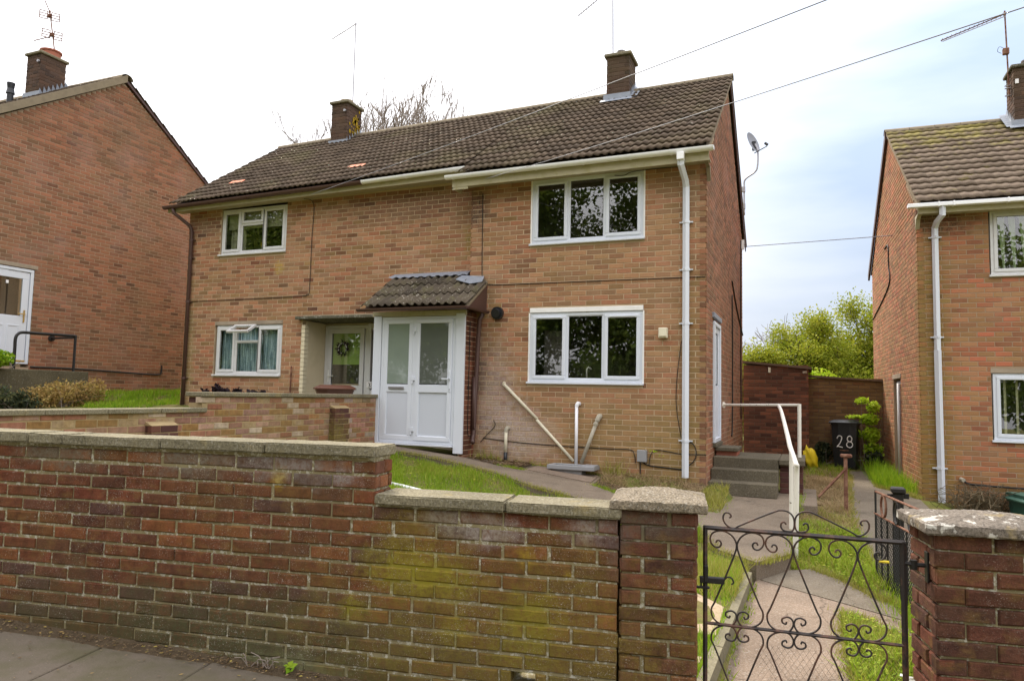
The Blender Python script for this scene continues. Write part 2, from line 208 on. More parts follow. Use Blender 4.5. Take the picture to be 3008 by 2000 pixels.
def glass(name, tint=.92, ref=1.0, rough=.0, milk=None):
    b = NB(name); t = b.t; o = t.nodes['Material Output']; t.nodes.remove(b.b)
    tr = b.n('ShaderNodeBsdfTransparent'); tr.inputs[0].default_value = (tint, tint, tint * .98, 1)
    gl = b.n('ShaderNodeBsdfGlossy'); gl.inputs['Roughness'].default_value = rough; gl.inputs[0].default_value = (ref, ref, ref, 1)
    fr = b.n('ShaderNodeLayerWeight'); fr.inputs[0].default_value = .5
    m = b.n('ShaderNodeMixShader'); b.l(b.math('ADD', b.math('MULTIPLY', b.math('POWER', fr.outputs['Facing'], 3.5), .75), .11, True), m.inputs[0])
    if milk:
        df = b.n('ShaderNodeBsdfDiffuse'); cc = b.mix(b.noise(2.5, 4), milk, tuple(x * .75 for x in milk)); b.l(cc, df.inputs[0]); m2 = b.n('ShaderNodeMixShader'); m2.inputs[0].default_value = .85; b.l(tr.outputs[0], m2.inputs[1]); b.l(df.outputs[0], m2.inputs[2]); b.l(m2.outputs[0], m.inputs[1])
    else: b.l(tr.outputs[0], m.inputs[1])
    b.l(gl.outputs[0], m.inputs[2]); b.l(m.outputs[0], o.inputs[0])
glass('glass'); glass('obscure_glass', .9, .8, .03, (.30, .36, .30)); glass('dim_glass', .9, .9, .015, (.15, .165, .14)); glass('hazy_glass', .85, 1, .0, (.09, .08, .075))
def leafmat(name, c1, c2, c3):
    b = NB(name, .7, .25); t = b.tone(); cc = b.ramp(t[0], [(0, c1), (.5, c2), (1, c3)]); b.col(cc)
    tl = b.n('ShaderNodeBsdfTranslucent'); b.l(cc, tl.inputs[0]); m = b.n('ShaderNodeMixShader'); m.inputs[0].default_value = .38; o = b.t.nodes['Material Output']
    b.l(b.b.outputs[0], m.inputs[1]); b.l(tl.outputs[0], m.inputs[2]); b.l(m.outputs[0], o.inputs[0])
leafmat('grass_blade', (.13, .24, .010), (.24, .34, .018), (.42, .38, .07)); leafmat('yellow_grass', (.20, .24, .03), (.31, .29, .05), (.42, .36, .14)); leafmat('dry_straw', (.25, .17, .08), (.38, .27, .14), (.52, .40, .24)); leafmat('lush_grass', (.13, .27, .01), (.24, .38, .015), (.42, .46, .05))
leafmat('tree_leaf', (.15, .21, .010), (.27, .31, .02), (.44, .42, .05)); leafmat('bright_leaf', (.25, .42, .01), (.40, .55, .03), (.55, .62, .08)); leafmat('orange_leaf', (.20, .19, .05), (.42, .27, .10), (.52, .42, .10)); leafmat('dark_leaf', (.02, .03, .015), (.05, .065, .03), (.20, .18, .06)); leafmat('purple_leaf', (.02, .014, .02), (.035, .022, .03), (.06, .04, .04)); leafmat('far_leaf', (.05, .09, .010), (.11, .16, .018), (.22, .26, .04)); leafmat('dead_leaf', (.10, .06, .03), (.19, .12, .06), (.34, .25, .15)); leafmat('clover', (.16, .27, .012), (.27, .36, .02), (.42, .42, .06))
# ------------------------------------------------------------------ object helpers
INV = {}
def link(o, parent=None):
    C.objects.link(o)
    if parent is not None:
        o.parent = parent; o.matrix_parent_inverse = INV[parent.name]
    return o
def tag(o, label=None, cat=None, group=None, kind=None):
    if label: o['label'] = label
    if cat: o['category'] = cat
    if group: o['group'] = group
    if kind: o['kind'] = kind
    return o
def empty(name, loc, label, cat, group=None):
    o = bpy.data.objects.new(name, None); C.objects.link(o); o.location = loc; o.empty_display_size = .2
    INV[o.name] = Matrix.Translation(Vector(loc)).inverted(); return tag(o, label, cat, group)
class MB:
    def __init__(s): s.v = []; s.f = []; s.t = []
    def add(s, vs, fs, M=None, tone=None):
        o = len(s.v)
        s.v += [tuple(M @ Vector(v)) if M is not None else tuple(v) for v in vs]
        s.f += [tuple(i + o for i in f) for f in fs]; tone = tone or (random.random(), random.random(), random.random())
        s.t += [tone] * len(vs); return s
    def box(s, x0, x1, y0, y1, z0, z1, b=0, M=None):
        if x1 < x0: x0, x1 = x1, x0
        if y1 < y0: y0, y1 = y1, y0
        if z1 < z0: z0, z1 = z1, z0
        b = min(b, (x1 - x0) * .45, (y1 - y0) * .45, (z1 - z0) * .45)
        if b <= 0:
            v = [(x, y, z) for x in (x0, x1) for y in (y0, y1) for z in (z0, z1)]
            return s.add(v, [(0, 1, 3, 2), (4, 6, 7, 5), (0, 4, 5, 1), (2, 3, 7, 6), (0, 2, 6, 4), (1, 5, 7, 3)], M)
        bm = bmesh.new(); bmesh.ops.create_cube(bm, size=1, matrix=Matrix.Translation(((x0 + x1) / 2, (y0 + y1) / 2, (z0 + z1) / 2)) @ Matrix.Diagonal((x1 - x0, y1 - y0, z1 - z0, 1)))
        bmesh.ops.bevel(bm, geom=bm.edges[:], offset=b, segments=1, affect='EDGES'); bm.verts.index_update()
        s.add([v.co[:] for v in bm.verts], [[v.index for v in f.verts] for f in bm.faces], M); bm.free(); return s
    def poly(s, pts, M=None): return s.add(pts, [tuple(range(len(pts)))], M)
    def prism(s, pts, off, M=None):
        n = len(pts); o = Vector(off); v = [tuple(p) for p in pts] + [tuple(Vector(p) + o) for p in pts]
        return s.add(v, [tuple(range(n))[::-1], tuple(range(n, 2 * n))] + [(i, (i + 1) % n, n + (i + 1) % n, n + i) for i in range(n)], M)
    def tube(s, pts, r, n=8, cap=True, M=None, r1=None):
        pts = [Vector(p) for p in pts]; m = len(pts)
        if m < 2: return s
        vs = []; fs = []; t0 = (pts[1] - pts[0]).normalized(); ref = Vector((0, 0, 1)) if abs(t0.z) < .9 else Vector((1, 0, 0)); a = t0.cross(ref).normalized()
        for i, p in enumerate(pts):
            t = ((pts[min(i + 1, m - 1)] - p).normalized() + (p - pts[max(i - 1, 0)]).normalized())
            t = t.normalized() if t.length > 1e-6 else t0
            a = (a - t * a.dot(t)); a = a.normalized() if a.length > 1e-6 else t.orthogonal().normalized(); b = t.cross(a)
            rr = r if r1 is None else r + (r1 - r) * i / (m - 1)
            vs += [p + (a * math.cos(2 * math.pi * k / n) + b * math.sin(2 * math.pi * k / n)) * rr for k in range(n)]
        for i in range(m - 1):
            for k in range(n): fs.append((i * n + k, i * n + (k + 1) % n, (i + 1) * n + (k + 1) % n, (i + 1) * n + k))
        if cap: fs += [tuple(range(n))[::-1], tuple(range((m - 1) * n, m * n))]
        return s.add(vs, fs, M)
    def build(s, name, mat, parent=None, smooth=False, kind=None):
        me = bpy.data.meshes.new(name); me.from_pydata(s.v, [], s.f)
        at = me.attributes.new('tone', 'FLOAT_COLOR', 'POINT'); at.data.foreach_set('color', np.array([(*t, 1) for t in s.t], 'f').ravel())
        me.materials.append(MATS[mat]); me.update()
        bm = bmesh.new(); bm.from_mesh(me); bmesh.ops.recalc_face_normals(bm, faces=bm.faces); bm.to_mesh(me); bm.free()
        if smooth: me.polygons.foreach_set('use_smooth', [True] * len(me.polygons))
        o = bpy.data.objects.new(name, me); link(o, parent)
        if parent is not None and parent.name not in INV: INV[parent.name] = Matrix()
        INV[o.name] = Matrix()
        if kind: o['kind'] = kind
        return o
def child(mb, name, mat, parent, **k):
    """part in world coordinates under an empty, or sub-part under a part"""
    return mb.build(name, mat, parent, **k)
_oldlink = link
def link(o, parent=None):
    C.objects.link(o)
    if parent is not None:
        o.parent = parent; o.matrix_parent_inverse = INV.get(parent.name, Matrix())
    return o
def rawmesh(name, V, F, T, mat, parent=None, kind=None, nper=3, label=None, cat=None):
    """V (n,3) float, F (m,nper) int, T (n,3) tone"""
    me = bpy.data.meshes.new(name); me.vertices.add(len(V)); me.vertices.foreach_set('co', np.asarray(V, 'f').ravel())
    m = len(F); me.loops.add(m * nper); me.loops.foreach_set('vertex_index', np.asarray(F, 'i').ravel()); me.polygons.add(m)
    me.polygons.foreach_set('loop_start', np.arange(0, m * nper, nper, dtype='i')); me.polygons.foreach_set('loop_total', np.full(m, nper, 'i'))
    at = me.attributes.new('tone', 'FLOAT_COLOR', 'POINT'); at.data.foreach_set('color', np.concatenate([T, np.ones((len(T), 1))], 1).astype('f').ravel())
    me.materials.append(MATS[mat]); me.update(calc_edges=True); me.validate()
    o = bpy.data.objects.new(name, me); link(o, parent); INV[o.name] = Matrix(); return tag(o, label, cat, None, kind)
def proj(p):
    d = Vector(p) - EYE; z = d.dot(FWD)
    if z < .1: return None
    return 1504 + FPX * d.dot(RT) / z, 1000 - FPX * d.dot(UP) / z, z
def score(p):
    q = proj(p)
    if q is None or not (-40 < q[0] < 3048 and -40 < q[1] < 2040): return 0
    return 1 / q[2]
# templates: (verts, quads) shared meshes
TPL = {}
def tpl(key, fn, mat, variants=10):
    k = (key, mat)
    if k not in TPL:
        L = []
        for i in range(variants):
            v, f = fn(); tone = (random.random(), random.random(), random.random())
            me = bpy.data.meshes.new(key if isinstance(key, str) else key[0]); me.from_pydata(v, [], f)
            at = me.attributes.new('tone', 'FLOAT_COLOR', 'POINT'); at.data.foreach_set('color', np.array([(*tone, 1)] * len(v), 'f').ravel()); me.materials.append(MATS[mat])
            if key[0] == 'tile': me.polygons.foreach_set('use_smooth', [True] * len(f))
            L.append((me, np.array(v), f))
        TPL[k] = L
    return TPL[k]
def scatter(items, name, mat, parent, limit=300, stuff=None):
    """items: (key, fn, matrix). the nearest visible ones become parts of their own, the rest one stuff part"""
    sc = sorted(range(len(items)), key=lambda i: -score(items[i][2].translation))
    single = set(i for i in sc[:limit] if score(items[i][2].translation) > 0)
    V = []; F = []; T = []; off = 0
    for i, (key, fn, M) in enumerate(items):
        L = tpl(key, fn, mat); me, v, f = random.choice(L)
        if i in single:
            o = bpy.data.objects.new(name, me); link(o, parent); o.matrix_basis = M
        else:
            A = np.array(M); w = v @ A[:3, :3].T + A[:3, 3]; V.append(w); t = (random.random(), random.random(), random.random()); T.append(np.tile(t, (len(v), 1)))
            F += [tuple(a + off for a in q) for q in f]; off += len(v)
    if V:
        me = bpy.data.meshes.new(stuff or name); me.from_pydata(np.concatenate(V).tolist(), [], F)
        T = np.concatenate(T); at = me.attributes.new('tone', 'FLOAT_COLOR', 'POINT'); at.data.foreach_set('color', np.concatenate([T, np.ones((len(T), 1))], 1).astype('f').ravel())
        me.materials.append(MATS[mat]); o = bpy.data.objects.new(stuff or name, me); link(o, parent); o['kind'] = 'stuff'
        if 'tile' in name: me.polygons.foreach_set('use_smooth', [True] * len(me.polygons))
def brick_fn(L, H, D, c=.004, jit=.0012):
    def fn():
        j = lambda: random.uniform(-jit, jit)
        x0, x1, z0, z1 = -L / 2 + j(), L / 2 + j(), -H / 2 + j(), H / 2 + j(); y = -random.uniform(0, jit * 1.3)
        v = [(x0 + c, y + j() * .5, z0 + c), (x1 - c, y + j() * .5, z0 + c), (x1 - c, y + j() * .5, z1 - c), (x0 + c, y + j() * .5, z1 - c), (x0, y + c, z0 + j()), (x1, y + c, z0 + j()), (x1, y + c, z1 + j()), (x0, y + c, z1 + j()), (x0, D, z0), (x1, D, z0), (x1, D, z1), (x0, D, z1)]
        return v, [(0, 1, 2, 3), (4, 5, 1, 0), (5, 6, 2, 1), (6, 7, 3, 2), (7, 4, 0, 3), (4, 8, 9, 5), (5, 9, 10, 6), (6, 10, 11, 7), (7, 11, 8, 4)]
    return fn
def brickwork(parent, P0, d, n, u0, u1, z0, z1, mat, name='brick', holes=(), mask=None, ch=.075, L=.215, J=.010, D=.07, limit=300, first=0, c=.004, jit=.0012, zoff=0.0, anyz=None, ends=True):
    """stretcher bond. P0 point at u=0,z=0 on the face; d along, n outwards"""
    d = Vector(d).normalized(); n = Vector(n).normalized(); B = Matrix(((d.x, -n.x, 0), (d.y, -n.y, 0), (0, 0, 1))).to_4x4(); pitch = L + J; H = ch - J; items = []
    k0 = int(math.floor((z0 - zoff) / ch)) ; k1 = int(math.ceil((z1 - zoff) / ch))
    for k in range(k0, k1):
        zc = zoff + (k + .5) * ch
        if zc - H / 2 < z0 - .001 or zc + H / 2 > z1 + .003: continue
        st = u0 - (pitch / 2 if (k + first) % 2 else 0)
        u = st
        while u < u1 - .01:
            a, bb = max(u, u0), min(u + L, u1); u += pitch
            segs = [(a, bb)]
            for (ha, hb, hz0, hz1) in holes:
                if zc + H / 2 > hz0 + .004 and zc - H / 2 < hz1 - .004:
                    ns_ = []
                    for (p, q) in segs:
                        if q <= ha or p >= hb: ns_.append((p, q)); continue
                        if p < ha: ns_.append((p, ha - .002))
                        if q > hb: ns_.append((hb + .002, q))
                    segs = ns_
            for (p, q) in segs:
                if q - p < .03: continue
                if mask and not mask((p + q) / 2, zc): continue
                ln = round((q - p) / .0225) * .0225 if abs(q - p - L) > .004 else L
                ln = min(max(ln, .035), L)
                M = Matrix.Translation(Vector(P0) + d * ((p + q) / 2) + Vector((0, 0, zc))) @ B @ Matrix.Rotation(random.uniform(-.003, .003), 4, 'Y')
                items.append((('brick', round(ln, 4), H), brick_fn(ln, H, D, c, jit), M))
    scatter(items, name, mat, parent, limit, 'brickwork')
def cells(mb, P0, d, n, u0, u1, z0, z1, holes, back=.0035, depth=.24):
    """mortar core of a wall as solid cells round the openings"""
    d = Vector(d); n = Vector(n); B = Matrix(((d.x, -n.x, 0, P0[0]), (d.y, -n.y, 0, P0[1]), (0, 0, 1, P0[2]), (0, 0, 0, 1)))
    us = sorted(set([u0, u1] + [h for q in holes for h in q[:2] if u0 < h < u1])); zs = sorted(set([z0, z1] + [h for q in holes for h in q[2:4] if z0 < h < z1]))
    for i in range(len(us) - 1):
        for j in range(len(zs) - 1):
            uc, zc = (us[i] + us[i + 1]) / 2, (zs[j] + zs[j + 1]) / 2
            if any(h[0] < uc < h[1] and h[2] < zc < h[3] for h in holes): continue
            mb.box(us[i], us[i + 1], back, depth, zs[j], zs[j + 1], 0, B)
    return mb
def tile_fn(w=.3, length=.39, amp=.024, th=.016, n=16, period=.15):
    def fn():
        v = []; f = []; j = random.uniform(-.003, .003); tilt = random.uniform(-.002, .003)
        for r_, (y, zz) in enumerate([(0, .030 + j), (length * .5, .017 + j * .6), (length, .002)]):
            for i in range(n + 1):
                x = -w / 2 + w * i / n; ph = ((x + w / 2) % period) / period
                z = amp * (0.5 - .5 * math.cos(2 * math.pi * ph)) ** 1.3
                v.append((x, y, z + zz + tilt * x / w))
        m = n + 1
        for r_ in range(2): f += [(r_ * m + i, r_ * m + i + 1, (r_ + 1) * m + i + 1, (r_ + 1) * m + i) for i in range(n)]
        o = len(v); v += [(x, y + .002, z - th) for x, y, z in v[:m]]; f += [(o + i, o + i + 1, i + 1, i) for i in range(n)]
        o2 = len(v); v += [(x, y + .06, z - th) for x, y, z in v[:m]]; f += [(o2 + i, o2 + i + 1, o + i + 1, o + i) for i in range(n)]
        return v, f
    return fn
def tiles(parent, A, Bp, T0, T1, mat, rows, cols, name='roof_tile', limit=300, miss=(), amp=.019, th=.02):
    """A,Bp eave left/right; T0,T1 ridge left/right"""
    A, Bp, T0, T1 = map(Vector, (A, Bp, T0, T1)); items = []
    for i in range(rows):
        for k in range(cols):
            if (i, k) in miss: continue
            def pt(a, b): return (A.lerp(Bp, b)).lerp(T0.lerp(T1, b), a)
            p = pt(i / rows, (k + .5) / cols); ex = (pt(i / rows, (k + 1) / cols) - pt(i / rows, k / cols)); wdt = ex.length; ex.normalize()
            ey = (pt((i + 1) / rows, (k + .5) / cols) - p); g = ey.length; ey.normalize(); ez = ex.cross(ey).normalized(); ey = ez.cross(ex)
            M = Matrix(((ex.x, ey.x, ez.x, p.x), (ex.y, ey.y, ez.y, p.y), (ex.z, ey.z, ez.z, p.z), (0, 0, 0, 1)))
            S = Matrix.Diagonal((wdt / .3, g / .31, 1, 1))
            items.append((('tile', .3, amp), tile_fn(amp=amp, th=th), M @ Matrix.Translation((0, 0, random.uniform(-.002, .002))) @ Matrix.Rotation(random.uniform(-.004, .004), 4, 'Z') @ S))
    scatter(items, name, mat, parent, limit, 'roof_tiles')
def ridge(parent, p0, p1, mat, n, r=.12, name='ridge_tile'):
    p0, p1 = Vector(p0), Vector(p1)
    for i in range(n):
        a, b = p0.lerp(p1, i / n), p0.lerp(p1, (i + .985) / n); ax = (b - a).normalized(); side = ax.cross(Vector((0, 0, 1))).normalized(); mb = MB(); prof = []
        for k in range(9):
            t = math.pi * (k / 8); prof.append(side * math.cos(t) * r + Vector((0, 0, 1)) * (math.sin(t) * r * .75 - r * .45))
        vs = [a + q for q in prof] + [b + q * .98 for q in prof] + [a + q * .85 for q in prof]
        mb.add(vs, [(k, k + 1, 10 + k, 9 + k) for k in range(8)] + [(k, 18 + k, 19 + k, k + 1) for k in range(8)]); mb.build(name, mat, parent, smooth=True)
def halfpipe(mb, p0, p1, r, out, th=.004):
    """gutter: half round channel from p0 to p1, out = outward horizontal"""
    p0, p1 = Vector(p0), Vector(p1); o = Vector(out).normalized(); up = Vector((0, 0, 1)); V = []; n = 10
    for p in (p0, p1):
        for rr in (r, r - th):
            for k in range(n + 1):
                t = math.pi * k / n; V.append(p + o * math.cos(t) * rr - up * math.sin(t) * rr)
    m = n + 1; f = []
    for k in range(n): f += [(k, k + 1, 2 * m + k + 1, 2 * m + k), (m + k, 3 * m + k, 3 * m + k + 1, m + k + 1), (k, m + k, m + k + 1, k + 1), (2 * m + k, 2 * m + k + 1, 3 * m + k + 1, 3 * m + k)]
    f += [(0, 2 * m, 3 * m, m), (n, m + n, 3 * m + n, 2 * m + n)]
    return mb.add(V, f)
def gutter(parent, p0, p1, mat, r=.056, clips=(), out=(0, -1, 0), name='gutter', caps=True):
    g = halfpipe(MB(), p0, p1, r, out)
    p0, p1 = Vector(p0), Vector(p1); ax = (p1 - p0).normalized()
    if caps:
        for p in (p0, p1):
            o = Vector(out).normalized(); pts = [p + o * math.cos(math.pi * k / 8) * r - Vector((0, 0, math.sin(math.pi * k / 8) * r)) for k in range(9)]; g.prism(pts, ax * .004)
    go = g.build(name, mat, parent, smooth=False)
    for t in clips:
        q = p0.lerp(p1, t); halfpipe(MB(), q - ax * .012, q + ax * .012, r + .005, out).build('gutter_clip', mat, go)
    return go
def pipe(parent, pts, r, mat, name='downpipe', n=10, collars=(), sq=False):
    o = MB().tube(pts, r, 4 if sq else n).build(name, mat, parent, smooth=not sq)
    for c in collars:
        c = Vector(c); MB().tube([c - Vector((0, 0, .018)), c + Vector((0, 0, .018))], r * 1.18, 4 if sq else n).box(c.x - r * 2, c.x + r * 2, c.y + r * .2, c.y + r * 1.3, c.z - .008, c.z + .008).build('pipe_clip', mat, o)
    return o
def sagcurve(a, b, sag, n=14):
    a, b = Vector(a), Vector(b); return [a.lerp(b, i / n) - Vector((0, 0, sag * 4 * (i / n) * (1 - i / n))) for i in range(n + 1)]
def catmull(P, k=8, closed=False):
    P = [Vector(p) for p in P]; o = []
    for i in range(len(P) - 1):
        a, b, c, d = P[max(i - 1, 0)], P[i], P[i + 1], P[min(i + 2, len(P) - 1)]
        for j in range(k):
            t = j / k; o.append(.5 * ((2 * b) + (c - a) * t + (2 * a - 5 * b + 4 * c - d) * t * t + (3 * b - a - 3 * c + d) * t ** 3))
    o.append(P[-1]); return o
# ------------------------------------------------------------------ windows and doors
class FR:
    """local frame of a facade: u along, w outwards from the brick face, z up"""
    def __init__(s, P0, d, n): s.P = Vector(P0); s.d = Vector(d); s.n = Vector(n); s.M = Matrix(((s.d.x, s.n.x, 0, s.P.x), (s.d.y, s.n.y, 0, s.P.y), (0, 0, 1, 0), (0, 0, 0, 1)))
    def box(s, mb, u0, u1, w0, w1, z0, z1, b=0): return mb.box(u0, u1, w0, w1, z0, z1, b, s.M)
    def p(s, u, w, z): return s.M @ Vector((u, w, z))
def ringbox(fr, mb, u0, u1, z0, z1, t, w0, w1, b=.006, tb=None):
    tb = tb or t
    fr.box(mb, u0, u1, w0, w1, z0, z0 + tb, b); fr.box(mb, u0, u1, w0, w1, z1 - t, z1, b); fr.box(mb, u0, u0 + t, w0, w1, z0 + tb, z1 - t, b); fr.box(mb, u1 - t, u1, w0, w1, z0 + tb, z1 - t, b); return mb
def pane(fr, win, u0, u1, z0, z1, w, mat='glass'):
    g = MB(); ringbox(fr, g, u0 - .004, u1 + .004, z0 - .004, z1 + .004, .007, w - .003, w + .002, 0); g.build('seal', 'gasket', win)
    m = MB(); fr.box(m, u0, u1, w - .006, w - .002, z0, z1); return m.build('glass', mat, win)
def window(parent, fr, u0, u1, z0, z1, lights, mat='upvc', sill=True, w=-.015, gmat='glass', room='dark_room', vents=True, sash_t=.052):
    """lights: (u0,u1,z0,z1,opening?) in window fractions metres"""
    m = MB(); ringbox(fr, m, u0, u1, z0, z1, .048, w - .06, w, .004)
    for (a, b_, c, d_, op) in lights:
        if b_ < u1 - .08: fr.box(m, b_ - .02, b_ + .02, w - .055, w - .004, z0 + .04, z1 - .04, .004)
        if c > z0 + .08: fr.box(m, a, b_, w - .054, w - .005, c - .02, c + .02, .004)
    win = m.build('window', mat, parent)
    for (a, b_, c, d_, op) in lights:
        if op == 'open': continue
        if op:
            s_ = MB(); ringbox(fr, s_, a + .012, b_ - .012, c + .012, d_ - .012, sash_t, w - .03, w + .016, .007); s_.build('sash', mat, win); t = .012 + sash_t; pane(fr, win, a + t, b_ - t, c + t, d_ - t, w)
            if vents:
                v = MB(); fr.box(v, a + .08, b_ - .08, w + .01, w + .03, d_ - .052, d_ - .036, .003); v.build('trickle_vent', mat, win)
        else:
            ia = .048 if a <= u0 + .01 else .02; ib = .048 if b_ >= u1 - .01 else .02; ic = .048 if c <= z0 + .01 else .02; id_ = .048 if d_ >= z1 - .01 else .02
            s_ = MB(); ringbox(fr, s_, a + ia - .004, b_ - ib + .004, c + ic - .004, d_ - id_ + .004, .016, w - .03, w - .012, .004); s_.build('bead', mat, win); pane(fr, win, a + ia + .012, b_ - ib - .012, c + ic + .012, d_ - id_ - .012, w - .018)
    if sill:
        s_ = MB(); fr.box(s_, u0 - .035, u1 + .02, w - .02, .045, z0 - .035, z0 - .002, .006); s_.build('window_sill', mat, win)
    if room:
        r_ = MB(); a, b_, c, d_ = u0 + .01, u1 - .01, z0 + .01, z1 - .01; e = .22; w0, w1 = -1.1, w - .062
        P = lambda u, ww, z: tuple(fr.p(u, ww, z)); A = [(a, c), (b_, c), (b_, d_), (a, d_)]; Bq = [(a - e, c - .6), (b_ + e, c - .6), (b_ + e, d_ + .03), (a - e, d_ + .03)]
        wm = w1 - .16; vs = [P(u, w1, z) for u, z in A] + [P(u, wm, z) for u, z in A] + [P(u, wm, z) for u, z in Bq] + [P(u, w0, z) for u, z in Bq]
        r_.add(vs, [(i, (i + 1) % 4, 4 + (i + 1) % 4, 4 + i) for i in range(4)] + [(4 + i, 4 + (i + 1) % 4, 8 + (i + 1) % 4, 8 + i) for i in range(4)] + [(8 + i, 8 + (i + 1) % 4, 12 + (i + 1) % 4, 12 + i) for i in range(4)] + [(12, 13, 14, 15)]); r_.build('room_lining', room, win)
    return win
def three(u0, u1, z0, z1, f=(.33, .67)):
    a, b_ = u0 + (u1 - u0) * f[0], u0 + (u1 - u0) * f[1]; return [(u0 + .03, a, z0 + .03, z1 - .03, True), (a, b_, z0, z1, False), (b_, u1 - .03, z0 + .03, z1 - .03, True)]
def curtain(fr, win, u0, u1, z0, z1, w, mat, folds=9, amp=.02, name='curtain'):
    m = MB(); n = folds * 8; vs = []; fs = []; ph = random.random() * 6
    for z in (z0, z1):
        for i in range(n + 1):
            u = u0 + (u1 - u0) * i / n; vs.append(tuple(fr.p(u, w + amp * math.sin(ph + 2 * math.pi * folds * i / n + .7 * math.sin(i * .3)), z)))
    m.add(vs, [(i, i + 1, n + 2 + i, n + 1 + i) for i in range(n)]); return m.build(name, mat, win, smooth=True)
# ================================================================== ground
def zp_up(x): return .33 - .095 * (min(x, -1.0) + 1.3)
def zp_low(y): return .05 + .036 * (y - 3.3)
UPPER = [(-6.25, 9.62), (-6.25, 9.15), (-5.8, 9.135), (-5.13, 9.19), (-4.44, 8.96), (-3.89, 8.75), (-3.11, 8.22), (-2.66, 8.03), (-1.9, 7.72), (-1.02, 7.5), (-.9, 6.9), (-.72, 6.5), (-.40, 6.17), (-.16, 6.62), (-.126, 9.75), (-.1, 10.95), (-1.26, 10.95), (-1.26, 10.12), (-.98, 9.9), (-.9, 8.5), (-1.3, 8.35), (-2.19, 8.72), (-2.61, 9.09), (-2.72, 9.98), (-3.72, 9.98), (-3.69, 9.34), (-4.12, 9.38), (-4.76, 9.62)]
LOWER = [(-.47, 2.9), (-.45, 4.3), (-.425, 5.9), (-.405, 6.165), (-.165, 6.615), (0, 6.72), (.2, 6.5), (.42, 6.1), (.55, 5.95), (.6, 5.3), (.4, 5.45), (.2, 5.6), (.17, 5.0), (.22, 4.3), (.38, 3.3), (.4, 2.9)]
NBR = [(.52, 6.35), (.5, 10.3), (.6, 13.0), (.70, 15.2), (.74, 16.0), (1.08, 16.2), (1.05, 13.4), (1.38, 12.75), (1.5, 12.2), (1.5, 6.35)]
def inpoly(X, Y, P):
    X = np.asarray(X); Y = np.asarray(Y); c = np.zeros(X.shape, bool); j = len(P) - 1
    for i in range(len(P)):
        xi, yi = P[i]; xj, yj = P[j]
        c ^= ((yi > Y) != (yj > Y)) & (X < (xj - xi) * (Y - yi) / (yj - yi + 1e-12) + xi); j = i
    return c
CP = np.array([(-14, 10.5, 1.45), (-14, 13, 1.49), (-12.6, 11.5, 1.45), (-11.4, 10.4, 1.27), (-11.3, 12, 1.45), (-10.3, 9.4, 1.15), (-12.9, 9.5, 1.2), (-12, 7, 1.15), (-9.5, 6.5, 1.0), (-8.4, 9.6, .85), (-7, 9.7, .68), (-7, 8.5, .70), (-7, 6, .95), (-7.2, 4, .95), (-16, 6, 1.3), (-14, 3.5, 1.1), (-9, 3.5, 1.0),
 (-6.1, 9.0, .70), (-6.1, 6, .68), (-6.1, 3, .66), (-4.7, 9.9, .62), (-4.2, 9.9, .57), (-2.2, 9.9, .50), (-1.7, 9.95, .47), (-1.35, 9.8, .42), (-1.3, 9.0, .33), (-4.5, 8.7, .56), (-4, 6, .53), (-4, 3.6, .50), (-2.5, 7.6, .38), (-2, 5, .33), (-2, 3.6, .32), (-1.1, 7.1, .28), (-1, 5, .24), (-.65, 4, .19), (-.6, 5.9, .25), (-.9, 3.6, .2),
 (.3, 8, .17), (.2, 9.3, .15), (.3, 11, .18), (.3, 13, .2), (.4, 15.5, .22), (.1, 7, .15), (.5, 4.2, .08), (.4, 5, .12), (1.2, 4.5, .05), (2.0, 7, .05), (2.4, 10, .02), (2.5, 12.3, .04), (1.5, 12.9, .12), (1.4, 14.5, .17), (5, 12, -.05), (5, 6, -.1), (1.2, 16.5, .22), (0, 18, .3), (-6, 18, .5), (-12, 18, 1.2), (3, 22, .3), (-20, 12, 1.6), (-6, 26, .6), (12, 12, -.4)])
def gz(X, Y):
    X = np.asarray(X, float); Y = np.asarray(Y, float); sh = X.shape; X = X.ravel(); Y = Y.ravel()
    d = (X[:, None] - CP[:, 0]) ** 2 + (Y[:, None] - CP[:, 1]) ** 2 + .04; w = d ** -1.8; z = (w @ CP[:, 2]) / w.sum(1)
    # pavement side of the front wall
    s = (X - WP.x) * WD.x + (Y - WP.y) * WD.y; n = (X - WP.x) * WN.x + (Y - WP.y) * WN.y
    pv = .10 - .0457 * np.clip(s, -30, 30) - .06 + np.minimum(0, n) * .02; t = np.clip((n - .0) / .16, 0, 1); z = pv * (1 - t) + z * t
    up = inpoly(X, Y, UPPER); z[up] = np.minimum(z[up], .33 - .095 * (np.minimum(X[up], -1) + 1.3) - .07)
    lo = inpoly(X, Y, LOWER) | inpoly(X + .04, Y, LOWER) ; z[lo] = np.minimum(z[lo], .05 + .036 * (Y[lo] - 3.3) - .06)
    nb = inpoly(X, Y, NBR); z[nb] = np.minimum(z[nb], .12)
    return z.reshape(sh)
xs = np.concatenate([[-250, -120, -60, -35, -24], np.arange(-18, -7, .3), np.arange(-7, 2.6, .1), np.arange(2.6, 8, .4), [9, 12, 18, 30, 60, 120, 250]])
ys = np.concatenate([[-250, -120, -60, -30, -15, -8, -4], np.arange(-1, 2.4, .3), np.arange(2.4, 10.4, .1), np.arange(10.4, 17, .2), np.arange(17, 30, 1), [35, 45, 70, 120, 250]])
GX, GY = np.meshgrid(xs, ys); GZ = gz(GX, GY); V = np.stack([GX, GY, GZ], -1).reshape(-1, 3); nx = len(xs)
Fq = [(j * nx + i, j * nx + i + 1, (j + 1) * nx + i + 1, (j + 1) * nx + i) for j in range(len(ys) - 1) for i in range(nx - 1)]
